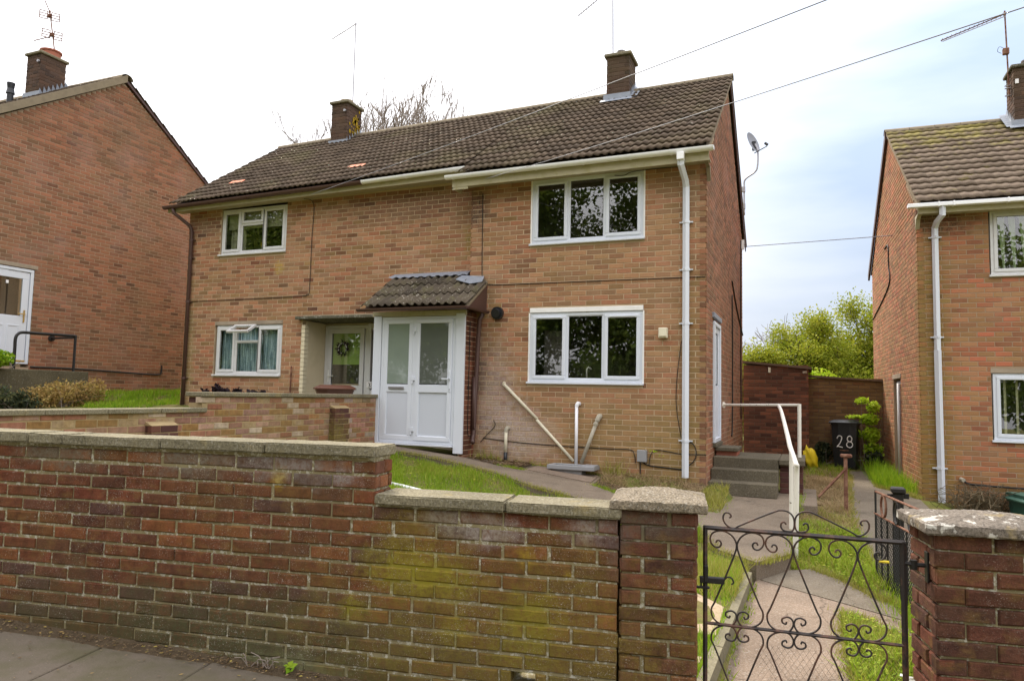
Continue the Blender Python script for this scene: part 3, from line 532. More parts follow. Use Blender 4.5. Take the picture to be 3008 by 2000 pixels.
g = rawmesh('ground', V, Fq, np.random.rand(len(V), 3), 'ground', kind='structure', nper=4); g.data.polygons.foreach_set('use_smooth', [True] * len(Fq))
def slab(name, P, zf, mat, th=.16, parent=None, kind='structure'):
    bm = bmesh.new(); vs = [bm.verts.new((x, y, zf(x, y))) for x, y in P]; f = bm.faces.new(vs)
    if f.normal.z < 0: f.normal_flip()
    bmesh.ops.triangulate(bm, faces=bm.faces[:]); r_ = bmesh.ops.extrude_face_region(bm, geom=bm.faces[:]); nv = [v for v in r_['geom'] if isinstance(v, bmesh.types.BMVert)]
    for v in nv: v.co.z -= th
    me = bpy.data.meshes.new(name); bmesh.ops.recalc_face_normals(bm, faces=bm.faces[:]); bm.to_mesh(me); bm.free(); me.materials.append(MATS[mat]); o = bpy.data.objects.new(name, me); link(o, parent); INV[o.name] = Matrix()
    if kind: o['kind'] = kind
    return o
slab('path', UPPER, lambda x, y: zp_up(x), 'path_concrete', .2)
slab('path', LOWER, lambda x, y: zp_low(y), 'near_path', .2)
slab('path', NBR, lambda x, y: .15 + .006 * (y - 6), 'grey_path', .15)
# patches, cracks: a slightly raised grey strip where the two paths meet
slab('path', [(-.37, 6.2), (-.17, 6.58), (0, 6.7), (.2, 6.48), (.42, 6.08), (.54, 5.94), (.58, 5.6), (.3, 5.78), (-.05, 6.0)], lambda x, y: zp_low(y) + .006, 'grey_path', .02)
slab('path', [(-3.66, 9.42), (-3.68, 9.94), (-2.76, 9.94), (-2.66, 9.2), (-3.0, 9.25)], lambda x, y: zp_up(x) + .012, 'near_path', .03)
# paving slabs of the pavement, each one its own
pv = empty('pavement', wp(-2, .0, -1), None, None); pv['kind'] = 'structure'
def pvz(s, n): return .10 - .0457 * s + n * .02
edges = [-1.44 - .63 * k for k in range(-6, 8)]
for i in range(len(edges) - 1):
    for r_, (n0, n1) in enumerate([(-.03, -.93), (-.94, -1.84), (-1.85, -2.75)]):
        a, b_ = edges[i] - .004, edges[i + 1] + .004; off = random.uniform(-.002, .002); mb = MB(); e = .006
        top = [(a - e, n0 - e), (b_ + e, n0 - e), (b_ + e, n1 + e), (a - e, n1 + e)]; rim = [(a, n0), (b_, n0), (b_, n1), (a, n1)]
        vs = [wp(s, pvz(s, n) + off, n) for s, n in top] + [wp(s, pvz(s, n) + off - .005, n) for s, n in rim] + [wp(s, pvz(s, n) - .05, n) for s, n in rim]
        mb.add(vs, [(0, 1, 2, 3)] + [(k, (k + 1) % 4, 4 + (k + 1) % 4, 4 + k) for k in range(4)] + [(4 + k, 4 + (k + 1) % 4, 8 + (k + 1) % 4, 8 + k) for k in range(4)]); mb.build('paving_slab', 'paving', pv)
# ================================================================== main house
H = empty('semi_detached_house', (-6.2, 10.3, .5), 'brick pair of semi-detached houses in the middle with long tiled roof and two chimneys', 'house')
RU = (-3.886, -2.167, 3.89, 4.88); RL = (-3.886, -2.167, 1.80, 2.83); LU = (-10.341, -8.802, 4.13, 4.99); LL = (-10.341, -8.802, 1.86, 2.775)
hR = [(RU[0] - .01, RU[1] + .01, RU[2] - .035, RU[3] + .3), (RL[0] - .01, RL[1] + .01, RL[2] - .035, 2.905)]
hL = [(LU[0] - .01, LU[1] + .01, LU[2] - .035, LU[3] + .3), (LL[0] - .04, LL[1] + .02, LL[2] - .035, 2.85), (-8.335, -4.6, -1, 2.88)]
brickwork(H, (0, YR, 0), (1, 0, 0), (0, -1, 0), -4.92, XR - .0, .375, 4.93, 'facade_brick', holes=hR, D=.09, limit=560, first=0)
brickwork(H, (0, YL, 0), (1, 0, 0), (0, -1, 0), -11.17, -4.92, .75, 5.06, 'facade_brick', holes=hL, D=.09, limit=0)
cells(MB(), (0, YR, 0), (1, 0, 0), (0, -1, 0), -4.90, XR - .02, .0, 4.95, hR).build('wall', 'facade_mortar', H)
cells(MB(), (0, YL, 0), (1, 0, 0), (0, -1, 0), -11.15, -4.90, .0, 5.1, hL).build('wall', 'facade_mortar', H)
def gmask(y, z): return z < 4.93 + .735 * min(y - 9.95, 15.91 - y) - .06
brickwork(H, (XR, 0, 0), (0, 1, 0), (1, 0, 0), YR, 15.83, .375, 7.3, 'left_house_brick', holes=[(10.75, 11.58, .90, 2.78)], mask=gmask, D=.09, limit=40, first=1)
gm = MB(); cells(gm, (XR, 0, 0), (0, 1, 0), (1, 0, 0), YR + .02, 15.81, 0, 4.95, [(10.75, 11.58, .90, 2.78)])
gm.prism([(XR - .006, YR + .0, 4.94), (XR - .006, 15.83, 4.94), (XR - .006, 12.93, 7.25)], (-.2, 0, 0)); gm.build('wall', 'house_mortar', H)
mb = MB(); mb.box(-11.17, XR - .02, 15.6, 15.83, 0, 4.95); mb.box(-11.17, -11.0, YL + .25, 15.6, 0, 5.0); mb.prism([(-11.17, YL, 5.0), (-11.17, 15.83, 5.0), (-11.17, 12.93, 7.1)], (.2, 0, 0)); mb.build('wall', 'facade_mortar', H)
# concrete lintel, painted lintel
fR = FR((0, YR, 0), (1, 0, 0), (0, -1, 0)); fL = FR((0, YL, 0), (1, 0, 0), (0, -1, 0))
m = MB(); fR.box(m, RL[0] - .005, RL[1] + .005, -.1, .006, 2.835, 2.905, .004); m.build('lintel', 'paint_white', H)
m = MB(); fL.box(m, LL[0] - .035, LL[1] + .015, -.1, .004, 2.782, 2.85, .004); m.build('lintel', 'lintel_concrete', H)
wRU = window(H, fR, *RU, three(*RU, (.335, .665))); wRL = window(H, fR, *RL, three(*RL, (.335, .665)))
for w_, q in ((wRU, RU), (wRL, RL)):
    m = MB(); fR.box(m, q[0] - .02, q[0] - .0, -.02, .004, q[2] - .02, q[3]); fR.box(m, q[1], q[1] + .02, -.02, .004, q[2] - .02, q[3]); m.build('sealant', 'paint_white', w_)
def lightsL(q):
    a, b_ = q[0] + .46, q[0] + 1.0; zs = q[3] - .30
    return [(q[0] + .03, a, q[2] + .03, q[3] - .03, True), (a, b_, q[2], zs, False), (a, b_, zs, q[3] - .01, True), (b_, q[1] - .03, q[2] + .03, q[3] - .03, True)]
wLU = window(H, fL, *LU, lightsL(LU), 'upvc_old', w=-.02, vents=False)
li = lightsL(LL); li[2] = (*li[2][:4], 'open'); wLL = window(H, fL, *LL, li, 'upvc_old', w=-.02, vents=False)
# open top light, hinged at its head, swung outwards
Mx = Matrix.Translation(fL.p(0, .0, li[2][3] - .0)) ; a, b_ = li[2][0] + .02, li[2][1] - .02; hgt = .235; ang = R(58)
def op(u, w_, z): return fL.p(u, math.sin(ang) * (-z) + math.cos(ang) * w_ + .01, li[2][3] - .015 + math.cos(ang) * z + math.sin(ang) * w_)
def obox(mb, u0, u1, w0, w1, z0, z1):
    v = [tuple(op(u, w_, z)) for u in (u0, u1) for w_ in (w0, w1) for z in (z0, z1)]; return mb.add(v, [(0, 1, 3, 2), (4, 6, 7, 5), (0, 4, 5, 1), (2, 3, 7, 6), (0, 2, 6, 4), (1, 5, 7, 3)])
m = MB()
for q in ((a, b_, 0, .04, -.045, 0), (a, b_, 0, .04, -hgt - .03, -hgt + .015), (a, a + .045, 0, .04, -hgt, -.04), (b_ - .045, b_, 0, .04, -hgt, -.04)): obox(m, *q)
m.build('sash', 'upvc_old', wLL); m = MB(); obox(m, a + .045, b_ - .045, .015, .02, -hgt + .01, -.045); m.build('glass', 'glass', wLL)
curtain(fL, wLL, LL[0] + .05, LL[0] + .47, LL[2], LL[3], -.13, 'net_curtain', 5); curtain(fL, wLL, LL[0] + .48, LL[0] + 1.0, LL[2], LL[3], -.14, 'net_curtain', 7); curtain(fL, wLL, LL[0] + 1.02, LL[1] - .05, LL[2], LL[3], -.13, 'net_curtain', 5)
m = MB(); fL.box(m, LU[0] + .05, LU[1] - .05, -.14, -.135, LU[2] + .50, LU[3] - .03); m.build('roller_blind', 'blind_cream', wLU)
curtain(fL, wLU, LU[0] + .06, LU[0] + .42, LU[2], LU[2] + .55, -.2, 'blind_cream', 3, name='curtain')
# sunflower ornament on the window ledge
sf = MB(); cc_ = fL.p(-9.42, -.10, LU[2] + .16)
for k in range(12):
    t = k / 12 * 2 * math.pi; p1 = cc_ + Vector((math.cos(t) * .065, 0, math.sin(t) * .065)); sf.add([tuple(cc_ + Vector((math.cos(t - .2) * .028, 0, math.sin(t - .2) * .028))), tuple(cc_ + Vector((math.cos(t + .2) * .028, 0, math.sin(t + .2) * .028))), tuple(p1)], [(0, 1, 2)])
sfo = tag(sf.build('sunflower_ornament', 'yellow_plastic'), 'small yellow sunflower ornament standing inside the upper left house window', 'ornament'); m = MB().tube([cc_ - Vector((0, 0, .03)), cc_ - Vector((0, 0, .16))], .006, 5); m.build('stem', 'tree_leaf', sfo)
# kitchen side of the lower right window: pale worktop things
m = MB(); fR.box(m, -3.80, -3.50, -.75, -.40, 1.84, 2.6, .01); tag(m.build('kitchen_cupboard', 'grey_room'), 'dim pale cupboard behind the left pane of the lower right window', 'cupboard')
m = MB(); pts = [fR.p(-3.05, -.22, 1.84), fR.p(-3.05, -.22, 2.0), fR.p(-3.03, -.24, 2.03), fR.p(-2.99, -.26, 2.0)]; m.tube(pts, .012); tag(m.build('kitchen_tap', 'white_goods', smooth=True), 'small chrome kitchen tap seen through the middle pane of the lower right window', 'tap')
# --- eaves: fascia, soffit, gutters
def strip(name, mat, p, q, h, d, parent=H):
    p, q = Vector(p), Vector(q); mb = MB(); o = Vector((0, d, 0)); up = Vector((0, 0, h)); mb.add([tuple(v) for v in (p, q, q + o, p + o, p + up, q + up, q + o + up, p + o + up)], [(0, 1, 2, 3), (4, 5, 6, 7), (0, 1, 5, 4), (2, 3, 7, 6), (1, 2, 6, 5), (0, 3, 7, 4)]); return mb.build(name, mat, parent)
strip('fascia', 'fascia', (-5.12, 9.735, 4.80), (-1.22, 9.735, 4.82), .16, .022); strip('soffit', 'soffit', (-5.10, 9.76, 4.865), (-1.23, 9.76, 4.88), .012, .29)
strip('fascia', 'fascia', (-11.42, 9.985, 4.955), (-4.95, 9.985, 5.035), .13, .022); strip('soffit', 'soffit', (-11.4, 10.01, 5.0), (-4.93, 10.01, 5.07), .012, .29)
m = MB().box(-5.12, -5.10, 9.74, 10.04, 4.78, 4.90); m.box(-5.12, -4.85, 9.74, 9.76, 4.76, 4.80); m.build('box_end', 'fascia', H)
m = MB().prism([(-1.235, 9.75, 4.82), (-1.235, 10.06, 4.82), (-1.235, 10.06, 4.62), (-1.235, 9.97, 4.80)], (-.05, 0, 0)); m.build('box_end', 'verge', H)
gutter(H, (-5.2, 9.67, 4.965), (-1.15, 9.67, 4.985), 'gutter_white', .058, (.03, .2, .37, .55, .72, .86, .99))
gutter(H, (-6.95, 9.92, 5.13), (-4.86, 9.92, 5.175), 'gutter_white', .055, (.02, .42, .85), name='gutter')
gutter(H, (-11.45, 9.92, 5.055), (-6.9, 9.92, 5.13), 'brown_plastic', .057, (.07, .25, .45, .66, .85), name='gutter')
# downpipes
m = MB().box(-1.63, -1.535, 9.60, 9.70, 4.83, 4.93, .004); dpo = m.build('gutter_outlet', 'gutter_white', H)
pipe(H, [(-1.585, 9.66, 4.86), (-1.585, 9.68, 4.78), (-1.56, 9.93, 4.62), (-1.56, 9.985, 4.55), (-1.56, 9.985, .52)], .046, 'upvc', sq=True, collars=[(-1.56, 9.985, z) for z in (4.05, 3.38, 2.63, 1.02)])
pipe(H, [(-11.22, 9.93, 5.02), (-11.22, 9.94, 4.93), (-11.06, 10.2, 4.72), (-11.05, 10.24, 4.62), (-11.05, 10.24, .9)], .036, 'brown_plastic', collars=[(-11.05, 10.24, z) for z in (4.45, 4.1, 3.25, 1.78)])
# --- roof
ROWS = 16
tiles(H, (-4.97, 9.655, 5.005), (-1.20, 9.655, 5.015), (-4.97, 12.90, 7.28), (-1.20, 12.90, 7.345), 'roof_tile', ROWS, 17, limit=170, amp=.021)
tiles(H, (-11.30, 9.90, 5.085), (-4.97, 9.90, 5.20), (-11.30, 12.90, 7.185), (-4.97, 12.90, 7.28), 'roof_tile', 15, 28, limit=130, amp=.021)
mb = MB(); mb.add([(-4.97, 9.75, 4.99), (-1.23, 9.75, 4.99), (-1.23, 12.93, 7.31), (-4.97, 12.93, 7.24)], [(0, 1, 2, 3)]); mb.add([(-11.28, 10.0, 5.10), (-4.97, 10.0, 5.20), (-4.97, 12.93, 7.24), (-11.28, 12.93, 7.15)], [(0, 1, 2, 3)])
mb.add([(-11.28, 16.1, 4.95), (-1.23, 16.1, 4.95), (-1.23, 12.93, 7.32), (-11.28, 12.93, 7.16)], [(3, 2, 1, 0)]); mb.build('roof', 'roof_tile', H)
ridge(H, (-11.32, 12.93, 7.215), (-1.19, 12.93, 7.375), 'ridge_mortar', 24, .115)
m = MB(); m.prism([(-1.215, 9.68, 4.975), (-1.215, 12.93, 7.335), (-1.215, 12.93, 7.285), (-1.215, 9.75, 4.955)], (-.05, 0, 0)); m.prism([(-1.215, 12.93, 7.335), (-1.215, 16.15, 4.96), (-1.215, 16.12, 4.90), (-1.215, 12.93, 7.285)], (-.05, 0, 0)); m.build('verge', 'verge', H)
m = MB(); m.prism([(-1.25, 12.93, 7.285), (-1.25, 16.15, 4.9), (-1.25, 16.1, 4.80), (-1.25, 12.93, 7.185)], (.02, 0, 0)); m.build('bargeboard', 'brown_plastic', H)
for x0, y0, z0, w in ((-7.50, 10.55, 5.60, .33), (-10.35, 10.62, 5.60, .33)):
    m = MB().box(-w / 2, w / 2, -.03, .10, .035, .045, .004, Matrix.Translation((x0, y0, z0)) @ Matrix.Rotation(math.atan(.735), 4, 'X')); m.build('repaired_tile_edge', 'orange_repair', H)
def chimney(parent, x0, x1, y0, y1, zb, zt, mat='chimney_brick', pot=None, capm='coping_stone', potm='grey_pot', slope=.735, flash_side=1, mort='shed_mortar', cap_h=.06):
    cm = MB(); cm.box(x0 + .005, x1 - .005, y0 + .005, y1 - .005, zb, zt); c = cm.build('chimney', mort, parent)
    brickwork(c, (0, y0, 0), (1, 0, 0), (0, -1, 0), x0, x1, zb, zt, mat, limit=60, D=.05, zoff=zt - 40 * .075); brickwork(c, (x1, 0, 0), (0, 1, 0), (1, 0, 0), y0, y1, zb, zt, mat, limit=40, D=.05, first=1, zoff=zt - 40 * .075)
    brickwork(c, (x0, 0, 0), (0, -1, 0), (-1, 0, 0), -y1, -y0, zb, zt, mat, limit=40, D=.05, first=1, zoff=zt - 40 * .075)
    MB().box(x0 - .045, x1 + .045, y0 - .045, y1 + .045, zt, zt + cap_h, .012).build('chimney_cap', capm, c)
    if pot:
        px, py, pr, ph = pot; mm = MB(); mm.tube([(px, py, zt + cap_h - .01), (px, py, zt + cap_h + ph)], pr, 14); mm.tube([(px, py, zt + cap_h + ph - .03), (px, py, zt + cap_h + ph)], pr * 1.12, 14); mm.build('chimney_pot', potm, c, smooth=False)
    # lead: apron in front, stepped soakers up the side
    zf = 0
    return c
def leadwork(c, x0, x1, y0, y1, zf, slope, side):
    m = MB(); m.prism([(x0 - .06, y0 - .012, zf + .13), (x1 + .03, y0 - .012, zf + .13), (x1 + .03, y0 - .012, zf + .0), (x0 - .06, y0 - .012, zf + .0)], (0, .012, 0)); m.add([(x0 - .1, y0 - .01, zf + .035), (x1 + .06, y0 - .01, zf + .035), (x1 + .08, y0 - .13, zf - .05), (x0 - .1, y0 - .13, zf - .05)], [(0, 1, 2, 3)]); m.build('lead_flashing', 'lead', c)
    xs_ = x1 if side > 0 else x0; n = int((y1 - y0) / .095) + 1; m = MB()
    for k in range(n):
        y = y0 + k * .095; z = zf + slope * (y - y0) + .02; m.add([(xs_ + side * .012, y - .02, z - .02), (xs_ + side * .012, y + .10, z + .05), (xs_ + side * .02, y + .0, z + .17)], [(0, 1, 2)]); m.add([(xs_ + side * .01, y - .02, z), (xs_ + side * .01, y + .1, z + slope * .1 + .01), (xs_ + side * .13, y + .1, z + slope * .1 + .0), (xs_ + side * .13, y - .02, z - .01)], [(0, 1, 2, 3)])
    m.build('lead_flashing', 'lead', c)
c1 = chimney(H, -3.405, -2.985, 12.49, 13.0, 6.95, 7.865, pot=(-3.21, 12.79, .072, .17)); leadwork(c1, -3.405, -2.985, 12.49, 13.0, 7.03, .735, 1)
c2 = chimney(H, -9.60, -9.20, 12.52, 13.06, 6.85, 7.84, pot=(-9.42, 12.80, .125, .11), potm='clay_pot'); leadwork(c2, -9.60, -9.20, 12.52, 13.06, 6.90, .72, 1)
MB().tube([(-9.24, 12.5, 7.66), (-9.24, 12.47, 7.66)], .028, 10).build('anchor_bolt', 'galvanised', c2)
m = MB(); m.add([(-9.195, 12.62, 7.1), (-9.195, 12.98, 7.3), (-9.195, 12.98, 7.66), (-9.195, 12.70, 7.68)], [(0, 1, 2, 3)])
simple('orange_lichen', (.34, .22, .02), .95, .1, .4, 14); m2 = MB(); 
for k in range(46):
    y, z = random.gauss(12.85, .09), random.gauss(7.38, .18); s_ = random.uniform(.015, .04); m2.add([(-9.188, y + s_ * math.cos(t), z + s_ * math.sin(t) * 1.3) for t in np.linspace(0, 5.2, 6)], [tuple(range(6))])
m2.build('lichen', 'orange_lichen', c2, kind='stuff')
# --- doorway recess of the left half
P = MB(); P.box(-8.36, -8.34, YL + .02, 10.96, .6, 2.84); P.build('recess_wall', 'cream_render', H)
m = MB()
for k in range(28): m.box(-8.345 + .0, -8.27, YL - .012, YL + .10, .66 + k * .075, .66 + k * .075 + .069, .004)
m.build('painted_brick_edge', 'cream_paint', H, kind='stuff'); m = MB().box(-8.34, -8.318, YL + .095, 10.95, .6, 2.83); m.build('recess_lining', 'cream_render', H)
m = MB().box(-8.42, -6.3, 10.17, 10.96, 2.845, 2.90, .008); m.build('canopy_slab', 'canopy_concrete', H)
MB().box(-8.34, -4.9, 10.98, 11.1, .5, 2.84).build('recess_wall', 'cream_render', H)
fD = FR((0, 10.96, 0), (1, 0, 0), (0, -1, 0))
m = MB(); ringbox(fD, m, -8.31, -7.36, .85, 2.80, .07, -.02, .04); fD.box(m, -7.37, -7.30, -.02, .045, .85, 2.82); fD.box(m, -7.30, -6.30, -.02, .04, 2.72, 2.82); fD.box(m, -7.30, -6.30, -.02, .04, .85, 1.62); d32 = m.build('door', 'upvc_old', H)
m = MB(); ringbox(fD, m, -8.235, -7.44, .92, 2.74, .09, .0, .055, .006, .78); m.build('door_leaf', 'upvc_old', d32); pane(fD, d32, -8.14, -7.53, 1.74, 2.65, .035)
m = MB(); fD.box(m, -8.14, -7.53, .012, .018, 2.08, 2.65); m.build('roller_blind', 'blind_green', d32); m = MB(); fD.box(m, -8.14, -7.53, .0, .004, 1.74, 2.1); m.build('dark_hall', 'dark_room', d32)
m = MB(); fD.box(m, -7.29, -6.32, -.0, .004, 1.63, 2.71); m.build('sidelight_glass', 'hazy_glass', d32); m = MB(); fD.box(m, -8.21, -8.18, .05, .065, 1.76, 1.98, .003); fD.box(m, -8.21, -8.07, .075, .09, 1.86, 1.88, .003); m.build('handle', 'white_goods', d32)
m = MB()
for k in range(90):
    t = random.random() * 2 * math.pi; rr = random.gauss(.085, .018); c_ = fD.p(-7.875 + rr * math.cos(t), .065 + random.uniform(0, .03), 2.375 + rr * math.sin(t)); t2 = t + random.uniform(-.9, .9); e_ = c_ + Vector((math.cos(t2) * .075, -random.uniform(0, .03), math.sin(t2) * .075)); sd = Vector((-math.sin(t2), 0, math.cos(t2))) * .011
    m.add([tuple(c_ - sd), tuple(c_ + sd), tuple(e_)], [(0, 1, 2)])
wr = tag(m.build('door_wreath', 'purple_leaf'), 'dark leafy wreath with pale berries hanging on the glazed front door', 'wreath')
m = MB()
for k in range(22):
    t = random.random() * 2 * math.pi; c_ = fD.p(-7.875 + .09 * math.cos(t), .10, 2.375 + .09 * math.sin(t)); m.box(c_.x - .007, c_.x + .007, c_.y - .007, c_.y + .007, c_.z - .007, c_.z + .007)
m.build('berries', 'white_goods', wr)
DIG = {'3': [(0, 4), (1, 4), (2, 3), (1, 2), (2, 1), (1, 0), (0, 0)], '2': [(0, 3.3), (.5, 4), (1.5, 4), (2, 3.2), (1.8, 2.4), (0, 0), (2.1, 0)]}
def digits(txt, fr, u, z, h, w_, r_, name, mat, parent):
    m = MB()
    for i, ch in enumerate(txt):
        if ch == '8': L_ = [(1 + .85 * math.sin(t) , (3.05 if t < 2 * math.pi else 1) + (.95 if t < 2 * math.pi else 1.05) * (-math.cos(t))) for t in np.linspace(0, 4 * math.pi, 25)]; L_ = [(1 + (.72 if k < 13 else .95) * math.sin(2 * math.pi * k / 12) * (1 if k < 13 else -1), (3.0 - .95 * math.cos(2 * math.pi * k / 12)) if k < 13 else (1.05 + 1.0 * math.cos(2 * math.pi * (k - 12) / 12))) for k in range(25)]
        else: L_ = DIG[ch]
        m.tube(catmull([fr.p(u + (i * 3.0 + a) * h / 4, w_, z + b_ * h / 4) for a, b_ in L_], 4), r_, 5)
    return m.build(name, mat, parent)
m = MB(); fD.box(m, -7.36, -7.16, .05, .06, 1.66, 1.77, .003); pl = m.build('number_plate', 'paint_white', d32); digits('32', fD, -7.31, 1.685, .06, .063, .005, 'house_number', 'cable_black', pl)
# --- fittings on the front of the right half
m = MB()
m.tube([fR.p(-4.418, 0, 2.846), fR.p(-4.418, .055, 2.84)], .098, 20); m.build('flue_ring', 'black_plastic', H); MB().tube([fR.p(-4.418, .05, 2.846), fR.p(-4.418, .10, 2.83)], .066, 18).build('flue_outlet', 'black_plastic', H)
m = MB(); fR.box(m, -1.935, -1.81, 0, .07, 2.43, 2.575, .008); v_ = m.build('vent_hood', 'ivory', H); m = MB(); fR.box(m, -1.925, -1.82, .01, .09, 2.45, 2.57, .006); m.build('vent_flap', 'ivory', v_)
# air brick with a 6 x 4 grid of holes
m = MB(); a, b_, c, d_ = -4.475, -4.245, 1.065, 1.135; a0 = []
ringbox(fR, m, a, b_, 1.035, 1.17, .012, -.03, .004, 0)
for k in range(1, 6): u = a + (b_ - a) * k / 6; fR.box(m, u - .006, u + .006, -.03, .003, 1.047, 1.158)
for k in range(1, 4): z = 1.035 + .135 * k / 4; fR.box(m, a + .01, b_ - .01, -.03, .0025, z - .006, z + .006)
fR.box(m, a, b_, -.035, -.03, 1.035, 1.17); m.build('air_brick', 'sandy_soil', H)
pipe(H, [fR.p(-4.27, .05, 1.75), fR.p(-3.72, .05, 1.24)], .024, 'cream_pipe', 'waste_pipe'); pipe(H, [fR.p(-3.73, .055, 1.235), fR.p(-3.15, .055, .66)], .021, 'cream_pipe', 'waste_pipe'); MB().tube([fR.p(-4.29, .0, 1.765), fR.p(-4.27, .05, 1.75)], .028, 10).build('pipe_elbow', 'cream_pipe', H)
pipe(H, [fR.p(-3.115, .055, 1.47), fR.p(-3.11, .055, .62)], .024, 'white_pipe', 'waste_pipe'); MB().tube(catmull([fR.p(-3.09, 0, 1.485), fR.p(-3.10, .045, 1.488), fR.p(-3.115, .057, 1.45)]), .029, 10).build('pipe_elbow', 'white_pipe', H)
pipe(H, [fR.p(-2.80, .05, 1.27), fR.p(-3.03, .06, .64)], .027, 'grey_pipe', 'waste_pipe'); MB().tube(catmull([fR.p(-2.775, 0, 1.315), fR.p(-2.78, .04, 1.31), fR.p(-2.805, .055, 1.25)]), .036, 10).build('pipe_elbow', 'grey_pipe', H); MB().tube([fR.p(-2.82, .052, 1.215), fR.p(-2.83, .052, 1.19)], .036, 10).build('pipe_collar', 'grey_pipe', H)
pipe(H, [fR.p(-4.225, .04, 1.06), fR.p(-4.226, .04, .72)], .026, 'cream_pipe', 'waste_pipe'); pipe(H, [fR.p(-4.226, .04, .73), fR.p(-4.226, .04, .55)], .028, 'black_plastic', 'waste_pipe'); MB().tube(catmull([fR.p(-4.20, 0, 1.09), fR.p(-4.21, .035, 1.09), fR.p(-4.226, .042, 1.04)]), .032, 10).build('pipe_elbow', 'grey_pipe', H)
# gully surround
m = MB(); ringbox(FR((0, 0, 0), (1, 0, 0), (0, 0, 1)), MB(), 0, 1, 0, 1, .1, 0, .1)
g0 = MB(); g0.box(-3.45, -2.76, 9.68, 9.73, .56, .62, .006); g0.box(-3.45, -2.76, 9.95, 9.99, .56, .62, .006); g0.box(-3.45, -3.38, 9.73, 9.95, .56, .62, .006); g0.box(-2.95, -2.76, 9.73, 9.95, .56, .63, .006); g0.box(-3.38, -2.95, 9.73, 9.95, .5, .565); g0.build('drain_surround', 'meter_grey', H)
m = MB(); fR.box(m, -2.225, -2.09, 0, .06, .70, .865, .006); bx_ = m.build('cable_box', 'meter_grey', H); MB().tube([fR.p(-2.185, .02, .70), fR.p(-2.185, .02, .45)], .009, 6).build('box_cable', 'cable_black', bx_)
def cable(pts, r_=.006, name='cable', parent=H, mat='cable_black', k=6): return MB().tube(catmull(pts, k), r_, 5).build(name, mat, parent, smooth=True)
cable([fR.p(-4.724, .01, 4.75), fR.p(-4.715, .01, 4.0), fR.p(-4.70, .01, 3.42), fR.p(-4.66, .01, 3.33), fR.p(-4.55, .01, 3.29), fR.p(-3.9, .01, 3.282), fR.p(-2.6, .012, 3.28), fR.p(-1.3, .01, 3.275)])
cable([fR.p(-4.62, .01, .93), fR.p(-4.2, .012, .895), fR.p(-3.4, .01, .865), fR.p(-2.6, .01, .86), fR.p(-2.33, .012, .86), fR.p(-2.27, .02, .80), fR.p(-2.25, .03, .68)])
cable([fR.p(-2.06, .03, .66), fR.p(-2.04, .02, .80), fR.p(-1.97, .012, .87), fR.p(-1.8, .01, .86), fR.p(-1.6, .012, .835), fR.p(-1.29, .01, .845)]); cable([fR.p(-2.14, .03, .69), fR.p(-2.05, .02, .655), fR.p(-1.85, .01, .64), fR.p(-1.6, .012, .625)], .009)
cable([fR.p(-1.62, .02, 2.4), fR.p(-1.68, .015, 1.9), fR.p(-1.69, .015, 1.5), fR.p(-1.62, .02, 1.05)], .005); cable([fR.p(-1.51, .02, 1.02), fR.p(-1.44, .02, .95), fR.p(-1.42, .015, .83), fR.p(-1.46, .015, .74), fR.p(-1.53, .02, .68)], .007)
cable([fR.p(-2.6, .01, 4.83), fR.p(-2.45, .03, 4.81), fR.p(-2.3, .01, 4.86), fR.p(-1.7, .01, 4.86), fR.p(-1.65, .015, 4.80)], .006); cable([fR.p(-4.45, .01, 1.2), fR.p(-4.42, .015, 1.12), fR.p(-4.55, .015, .98), fR.p(-4.66, .015, .86)], .005)
cable([fL.p(-8.30, .16, 5.0), fL.p(-8.19, .02, 4.93), fL.p(-8.205, .012, 4.3), fL.p(-8.21, .012, 3.40), fL.p(-8.26, .012, 3.30), fL.p(-8.4, .012, 3.275), fL.p(-9.5, .012, 3.26), fL.p(-11.0, .012, 3.255)])
cable([fL.p(-8.52, .03, 2.02), fL.p(-8.525, .03, 1.0)], .013, 'gas_pipe', mat='rusty_iron'); cable([(XR + .01, 15.4, 4.9), (XR + .012, 15.3, 3.6), (XR + .012, 15.3, 1.2)], .012); cable([(XR + .012, 13.5, 3.5), (XR + .012, 13.55, 2.6), (XR + .012, 13.5, 1.2), (XR + .02, 13.3, .95)], .012); cable([(XR + .012, 13.5, 3.75), (XR + .012, 14.4, 3.35), (XR + .012, 15.75, 2.95)], .014)
m = MB().box(XR + .01, XR + .06, 15.55, 15.62, 4.75, 4.95); m.build('cable_bracket', 'paint_white', H)
# side door
fS = FR((XR, 0, 0), (0, 1, 0), (1, 0, 0)); m = MB(); ringbox(fS, m, 10.77, 11.56, .96, 2.74, .06, -.05, .03); sd_ = m.build('side_door', 'upvc', H); m = MB(); ringbox(fS, m, 10.84, 11.49, 1.0, 2.68, .09, -.03, .0, .006, .8); m.build('door_leaf', 'upvc', sd_); pane(fS, sd_, 10.93, 11.40, 1.82, 2.58, -.01); m = MB(); fS.box(m, 10.75, 11.58, -.02, .05, .90, .955, .005); m.build('door_sill', 'step_concrete', sd_); m = MB(); fS.box(m, 10.68, 11.62, -.06, .035, 2.785, 2.86, .005); m.build('door_hood', 'lead', sd_)
m = MB(); fS.box(m, 10.80, 11.54, -.3, -.28, .96, 2.7); m.build('dark_hall', 'dark_room', sd_)
